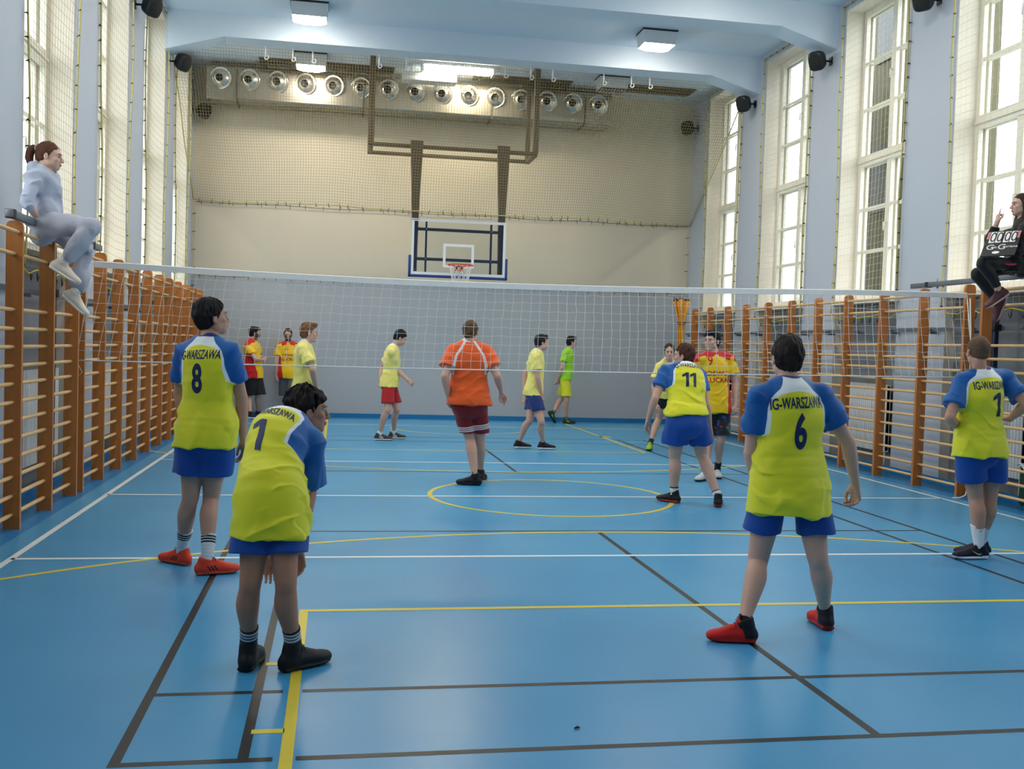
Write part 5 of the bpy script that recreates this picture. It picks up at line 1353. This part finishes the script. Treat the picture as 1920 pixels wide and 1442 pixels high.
shoe_navy = dict(name='navy', col=S(18, 20, 40), sole=S(234, 234, 236), lace=cm('lace_black', S(26, 22, 26)), low=True, swoosh=S(200, 196, 90), swoosh_side=-1)
shoe_jordan = dict(name='blackred', col=S(18, 18, 22), sole=S(150, 40, 44), lace=None)
shoe_blackw = dict(name='black_white_sole', col=S(20, 20, 24), sole=S(230, 230, 230), low=True)
shoe_bw = dict(name='black_white', col=S(60, 60, 62), sole=S(224, 222, 214), stripe=S(230, 230, 230), low=True)
shoe_green = dict(name='dark_green', col=S(22, 58, 42), sole=S(20, 40, 30), stripe=S(150, 210, 130), low=True)
shoe_lime = dict(name='lime', col=S(150, 176, 50), sole=S(30, 60, 50), low=True)
shoe_white = dict(name='white', col=S(214, 206, 192), sole=S(232, 228, 218), low=True, lace=cm('lace_white', S(224, 220, 210)))
shoe_wht2 = dict(name='light_grey', col=S(206, 206, 206), sole=S(40, 40, 50), low=True)
shoe_pink = dict(name='dusty_pink', col=S(88, 54, 58), sole=S(206, 168, 164), low=True, lace=cm('lace_black', S(26, 22, 26)))

POLO = lambda hz, **k: dict(dict(kind='polo', name='yellow_polo', hemz=hz, polo=True), **k)
RY = lambda hz, txt, name='red_yellow_shirt', **k: dict(dict(kind='redyellow', name=name, hemz=hz, text=txt), **k)
RED = S(190, 40, 30)

build_person(PEOPLE['p1'], dict(h=.0055, skin='mid', hair=('black', S(24, 20, 20), 'short', .022), w=1.0, g=1.03, leg=1.05,
    shirt=ig('8', .85, fold=.014, numx=-.005, namx=-.005, nsx=.46, loose=1.06, sleeve=.66), shorts=BLUE_SHORTS(.66, w=1.06, flare=1.08),
    socks=dict(name='white_striped', col=S(206, 210, 214), h=.17, stripes=S(24, 26, 34), cuff=None), shoe=shoe_orange,
    handL=dict(D=(.2, .5, -.3))), 'tall dark-haired player with number 8 on yellow and blue shirt, seen from behind, orange shoes')
build_person(PEOPLE['p2'], dict(h=.0045, skin='tan', hair=('black_shag', S(28, 22, 22), 'shaggy', .02), g=.86, leg=.95, bend=(-.04, -.02, .05), w=.92, head=1.02,
    shirt=ig('1', .67, name='ig_shirt_boy', numx=-.05, numd=.35, named=.11, namx=-.015, nsx=.46, nsz=.075, size=.25, loose=1.12, sleeve=.92, sl=1.15, hemoff=(.01, -.02, 0)), shorts=BLUE_SHORTS(.585, w=1.05, flare=1.0),
    socks=dict(name='black_striped', col=S(22, 22, 28), h=.13, stripes=S(190, 192, 200)), shoe=shoe_black,
    handL=dict(D=(.1, -.15, -.9), N=(0, -1, 0), T=(1, 0, 0), curl=.5), handR=dict(D=(.05, -.1, -.9), N=(-.6, -.8, 0), T=(0, 1, 0), curl=.5)), 'dark-haired boy bending forward with hands on knees, number 1 on yellow shirt, black shoes')
build_person(PEOPLE['p3'], dict(h=.0045, skin='fair', hair=('dark_brown', S(34, 25, 22), 'short', .02), g=1.0, leg=1.08, w=.98,
    shirt=ig('6', .70, fold=.015, numx=.0, namx=0, loose=1.22, sleeve=.62, sl=1.05), shorts=BLUE_SHORTS(.585, w=.96, flare=1.10), foot=.92,
    shoe=shoe_red, socks=dict(name='black_low', col=S(20, 20, 24), h=.03),
    handR=dict(D=(.1, .05, -1), N=(-.9, -.2, 0), T=(0, .6, 0), curl=.75), handL=dict(D=(.1, .3, -.8))), 'player with number 6 on yellow shirt, legs apart, in red and black shoes')
build_person(PEOPLE['p4'], dict(h=.0055, skin='mid', hair=('sandy_buzz', S(96, 72, 54), 'buzz', .006), g=1.0, leg=1.08,
    shirt=ig('1', .83, fold=.014, numx=.05, namx=.02, loose=1.12, sleeve=.68, sl=1.12), shorts=BLUE_SHORTS(.63, w=1.02, flare=1.12),
    socks=dict(name='white_long', col=S(226, 228, 230), h=.18, swoosh=S(20, 20, 26), sides='L'), shoe=shoe_navy,
    handL=dict(D=(.9, .25, .25), N=(.3, .5, -.6), T=(0, .8, -.3), curl=.5), handR=dict(D=(-.9, .2, .1), N=(0, .5, -.8), curl=.5)), 'short-haired player with hands on hips, number 1 on yellow shirt, at the right edge')
build_person(PEOPLE['p5'], dict(h=.006, skin='fair', hair=('brown', S(74, 44, 32), 'short', .02), g=1.1, leg=1.15, bend=(0, -.02, .05), w=1.05,
    shirt=ig('11', .94, fold=.015, numx=-.005, numd=.34, size=.22, named=.11, namx=.0, loose=1.06, sleeve=.55), shorts=BLUE_SHORTS(.64, w=1.14, flare=1.15),
    socks=dict(name='white_low', col=S(226, 226, 226), h=.07, cuff=S(24, 24, 28)), shoe=shoe_jordan), 'player leaning forward with number 11 on yellow shirt, blue shorts, just beyond the net')
build_person(PEOPLE['p6'], dict(h=.006, skin='fair', hair=('light_brown', S(96, 70, 46), 'short', .016), g=1.32, leg=1.12, arm=1.12, w=1.0,
    shirt=dict(kind='orange', name='orange_shirt', hemz=.91, loose=1.0, polo=True, sleeve=.62, sl=1.25), shorts=dict(name='dark_red_shorts', col=S(128, 12, 20), z=.585, w=.94, stripes=S(226, 220, 220), flare=.9),
    socks=dict(name='black_low', col=S(20, 20, 24), h=.02), shoe=shoe_black,
    handR=dict(D=(.5, .1, -.8), N=(-.3, -.8, -.3), curl=.7, pose=(.3, .6, .9, .9, .4)), handL=dict(D=(.3, .3, -.8), curl=.8)), 'heavy-set player in an orange shirt and dark red shorts, seen from behind beyond the net')
build_person(PEOPLE['p7'], dict(h=.0075, skin='fair', hair=('black2', S(26, 24, 26), 'short', .018), leg=1.0, g=1.02,
    shirt=POLO(.87, loose=1.05, sleeve=.62, sl=1.1), shorts=dict(name='red_shorts', col=S(178, 16, 30), z=.60, w=.97),
    socks=dict(name='white_low2', col=S(226, 226, 224), h=.05), shoe=shoe_bw, handR=dict(D=(.8, 0, -.7), curl=.6)), 'dark-haired man walking right with head down, pale yellow shirt and red shorts')
build_person(PEOPLE['p8'], dict(h=.0075, skin='fair', hair=('dark', S(36, 30, 28), 'quiff', .014), g=.98,
    shirt=POLO(.84, loose=1.05, sleeve=.62, sl=1.15), shorts=dict(name='navy_shorts', col=S(14, 46, 112), z=.61, w=1.0),
    shoe=shoe_blackw, socks=dict(name='black_low', col=S(20, 20, 24), h=.03)), 'young man walking right in pale yellow shirt and navy blue shorts')
build_person(PEOPLE['p9'], dict(h=.0085, skin='fair', hair=('black2', S(26, 24, 26), 'quiff', .014), g=.97,
    shirt=dict(kind='plain', name='lime_shirt', col=S(160, 226, 40), hemz=.92, sleeve=.55, loose=1.04), shorts=dict(name='yellow_shorts', col=S(214, 214, 40), z=.58),
    shoe=shoe_green, socks=dict(name='grey', col=S(110, 110, 112), h=.06), toevL=(.55, .1, -.83), upvL=(.83, .1, .5)), 'young man in a lime green shirt and yellow shorts walking along the far wall')
build_person(PEOPLE['p10'], dict(h=.0065, skin='fair', hair=('ginger_brown', S(122, 84, 58), 'quiff', .014), g=.98,
    shirt=POLO(.84, loose=1.08, sleeve=.7, sl=1.25), shorts=dict(name='navy_shorts', col=S(14, 46, 112), z=.61), shoe=shoe_black, socks=dict(name='black_low', col=S(20, 20, 24), h=.03)), 'fair-haired man in a pale yellow shirt standing behind the bending boy')
build_person(PEOPLE['p11'], dict(h=.0085, skin='fair', hair=('black2', S(26, 24, 26), 'quiff', .016), beard=True, g=1.1,
    shirt=RY(.80, [], loose=1.04, sleeve=.62), shorts=dict(name='black_shorts', col=S(20, 20, 24), z=.46, w=1.1, flare=1.2), shoe=shoe_blackw, socks=dict(name='black_low', col=S(20, 20, 24), h=.03),
    handR=dict(D=(.7, .5, .3), curl=.6), handL=dict(D=(-.5, -.6, .1), curl=.6)), 'bearded man with folded arms in red and yellow shirt and black shorts')
build_person(PEOPLE['p12'], dict(h=.0085, skin='fair', hair=('brown_dark', S(52, 38, 34), 'short', .012), beard=True, g=1.15,
    shirt=RY(.80, [('10', .11, .16, -.04, 1, S(180, 40, 30), .8, .01, 0), ('OSWG', .075, .285, 0, 1, RED, 1.1, .02, 0), ('ŁUCKA', .075, .365, 0, 1, RED, 1.1, .02, 0)], loose=1.04, sleeve=.6), shorts=dict(name='grey_shorts', col=S(92, 96, 102), z=.46, w=1.1, flare=1.2), shoe=shoe_black, socks=dict(name='black_low', col=S(20, 20, 24), h=.03)), 'bearded man with number 10 on red and yellow shirt at the far wall')
build_person(PEOPLE['p13'], dict(h=.006, skin='fair', hair=('black2', S(26, 24, 26), 'quiff', .02), g=1.02,
    shirt=RY(.84, [('9', .15, .15, .09 * -1, 1, RED, .8, .012, 0), ('OSWG', .082, .285, -.01, 1, RED, 1.1, .02, 0), ('ŁUCKA', .082, .365, -.01, 1, RED, 1.1, .02, 0)], loose=1.04, sleeve=.62, sl=1.1), shorts=dict(name='dark_patterned_shorts', col=S(22, 30, 40), z=.55, w=1.0, pattern=True),
    shoe=shoe_wht2, socks=dict(name='black_mid', col=S(24, 24, 28), h=.12), handL=dict(D=(0, -.2, -.9), curl=.6)), 'tall man with number 9 on red and yellow shirt, turned to the left, patterned shorts')
build_person(PEOPLE['p14'], dict(h=.007, skin='fair', hair=('brown_dark', S(52, 38, 34), 'short', .012), g=.98, bend=(0, .02, .04),
    shirt=POLO(.84, loose=1.05, sleeve=.6, sl=1.15), shorts=dict(name='black_shorts', col=S(20, 20, 24), z=.69), shoe=shoe_lime, socks=dict(name='navy_low', col=S(30, 36, 60), h=.08),
    handR=dict(D=(0, -.3, -.9)), handL=dict(D=(0, -.3, -.9))), 'man in pale yellow shirt and black shorts crouching behind the number 11 player')
# the two girls sitting on the rails
build_person(PEOPLE['g1'], dict(h=.005, base_z=2.52, skin='pale', hair=('auburn', S(84, 52, 40), 'ponytail', .012), g=.92, leg=.85, arm=.85, w=.92,
    knf=(1, 0, .3), shirt=dict(kind='plain', name='grey_hoodie', obj='hoodie', col=S(172, 180, 200), hemz=2.50, sleeve=1.25, loose=1.05, hood=True, fold=.020, rough=.85),
    shorts=dict(long=True, name='grey_sweatpants', col=S(170, 172, 186), f=.92, w=1.10, fold=.018), shoe=shoe_white, socks=dict(name='white_low3', col=S(224, 222, 220), h=.04),
    toevR=(.75, -.15, -.45), upvR=(.45, 0, .8), toevL=(.72, -.15, -.62), upvL=(.62, 0, .75),
    handR=dict(D=(.65, .2, -.7), N=(.1, .3, -.9), T=(.5, .6, .2), curl=.5), handL=dict(D=(.8, -.1, -.5), curl=.5)), 'girl with ponytail in light grey hoodie sitting on the left wall bars')
build_person(PEOPLE['g2'], dict(h=.0055, base_z=2.55, skin='pale', hair=('brown_long', S(62, 42, 34), 'long', .012), g=.92, leg=.82, arm=.82, w=.92,
    knf=(-1, 0, .3), shirt=dict(kind='plain', name='black_top', obj='jacket', col=S(18, 18, 22), hemz=2.52, sleeve=1.8, loose=1.0, fold=.008, rough=.8),
    shorts=dict(long=True, name='black_trousers', col=S(18, 18, 22), f=.84, w=.80, fold=.004), shoe=shoe_pink, socks=None,
    toevR=(-.3, .1, -.85), upvR=(-.85, 0, .3), toevL=(-.72, .1, -.5), upvL=(-.5, 0, .75),
    handR=dict(D=(.15, .05, .95), N=(.9, -.2, 0), T=(0, -1, .2), pose=(.05, 1.3, 1.35, 1.35, .9)), handL=dict(D=(-.7, -.2, .4), N=(.4, .4, .5), curl=.7)), 'girl in black raising one finger, sitting on the right wall bars')

def score_board():
    TL, TR, BR, BL = [np.array(q) for q in PEOPLE['g2board']]
    c = (TL + TR + BR + BL) / 4; R_ = nrm((TR - TL) + (BR - BL)); U0 = nrm((TL - BL) + (TR - BR)); N = nrm(np.cross(R_, U0)); U = np.cross(N, R_)
    w = (np.linalg.norm(TR - TL) + np.linalg.norm(BR - BL)) / 4; hh = (np.linalg.norm(TL - BL) + np.linalg.norm(TR - BR)) / 4
    root = empty('score_board', Vector(c), 'black flip score board with white digits on the lap of the girl in black', 'score board')
    P = lambda x, y, z=0: Vector(c + R_ * x + U * y + N * z)
    def slab(x0, x1, y0, y1, z0, z1, name, mat, par=root):
        mb = MB(); v = [P(x, y, z) for z in (z0, z1) for x, y in ((x0, y0), (x1, y0), (x1, y1), (x0, y1))]
        mb.add(v, [(0, 3, 2, 1), (4, 5, 6, 7), (0, 1, 5, 4), (1, 2, 6, 5), (2, 3, 7, 6), (3, 0, 4, 7)]); return mb.build(name, mat, par)
    bw = M('score_white', S(236, 236, 234), .5); bk = M('score_black', S(20, 20, 22), .4); bp = M('score_pink', S(226, 150, 160), .5)
    slab(-w, w, -hh, hh, -.008, .004, 'board', bk)
    Rm = Matrix((tuple(R_) + (0,), tuple(U) + (0,), tuple(N) + (0,), (0, 0, 0, 1))).transposed()
    cw = w * .36
    for x in (-w * .62, -w * .23, w * .23, w * .62):
        cd = slab(x - w * .165, x + w * .165, hh * .02, hh * .88, .004, .008, 'digit_card', bw)
        text_flat('0', P(x - w * .15, hh * .10, .0085), hh * 1.06, bk, cd, 'digit', sx=w * .46 / (hh * .62), rot=Rm)
    for x in (-w * .9, w * .9):
        cd = slab(x - w * .07, x + w * .07, hh * .35, hh * .88, .004, .007, 'set_card', bp)
        text_flat('0', P(x - w * .06, hh * .42, .0075), hh * .55, M('score_red', S(190, 40, 60), .5), cd, 'digit', sx=w * .3 / (hh * .62), rot=Rm)
    for tx, x in (('G', -.82), ('G', -.14)): text_flat(tx, P(w * x, -hh * .50, .0045), hh * .56, bw, root, 'lettering', sx=.85, rot=Rm)
    text_flat('ala', P(-w * .50, -hh * .40, .0045), hh * .24, bw, root, 'lettering', sx=.9, rot=Rm)
    text_flat('loriana', P(w * .20, -hh * .38, .0045), hh * .24, bw, root, 'lettering', sx=.9, rot=Rm)
    mb = MB(); vs = [P(-w * .15 + w * .22 * math.cos(a), -hh * .74 + hh * .10 * math.sin(a), .0048) for a in np.linspace(0, 2 * math.pi, 25)[:-1]]; mb.add(vs, [tuple(range(24))]); mb.build('oval_emblem', bw, root)
score_board()
# pink strip of a bag on her lap and the dark seat cushion beneath
def lap_things():
    mb = MB(); a = Vector(PEOPLE['g2']['hipL']); k = Vector(PEOPLE['g2']['knL'])
    pts = [a + (k - a) * t + Vector((0, -.08, .035 - .05 * math.sin(t * 3.1))) for t in (.0, .15, .3, .45, .6)]
    mb.tube(pts, [.012, .02, .022, .02, .008], 8, flat=.6)
    tag(mb.build('sash', M('magenta_cloth', S(196, 40, 84), .7)), 'magenta cloth strip lying across the thigh of the girl in black', 'sash')
lap_things()

tag(MB().tube([(1.01, 4.035, .006), (1.025, 4.045, .007), (1.035, 4.043, .004)], [.003, .006, .003], 6).build('rubber_crumb', m_black), 'tiny black crumb lying on the blue floor near the bottom line', 'crumb')
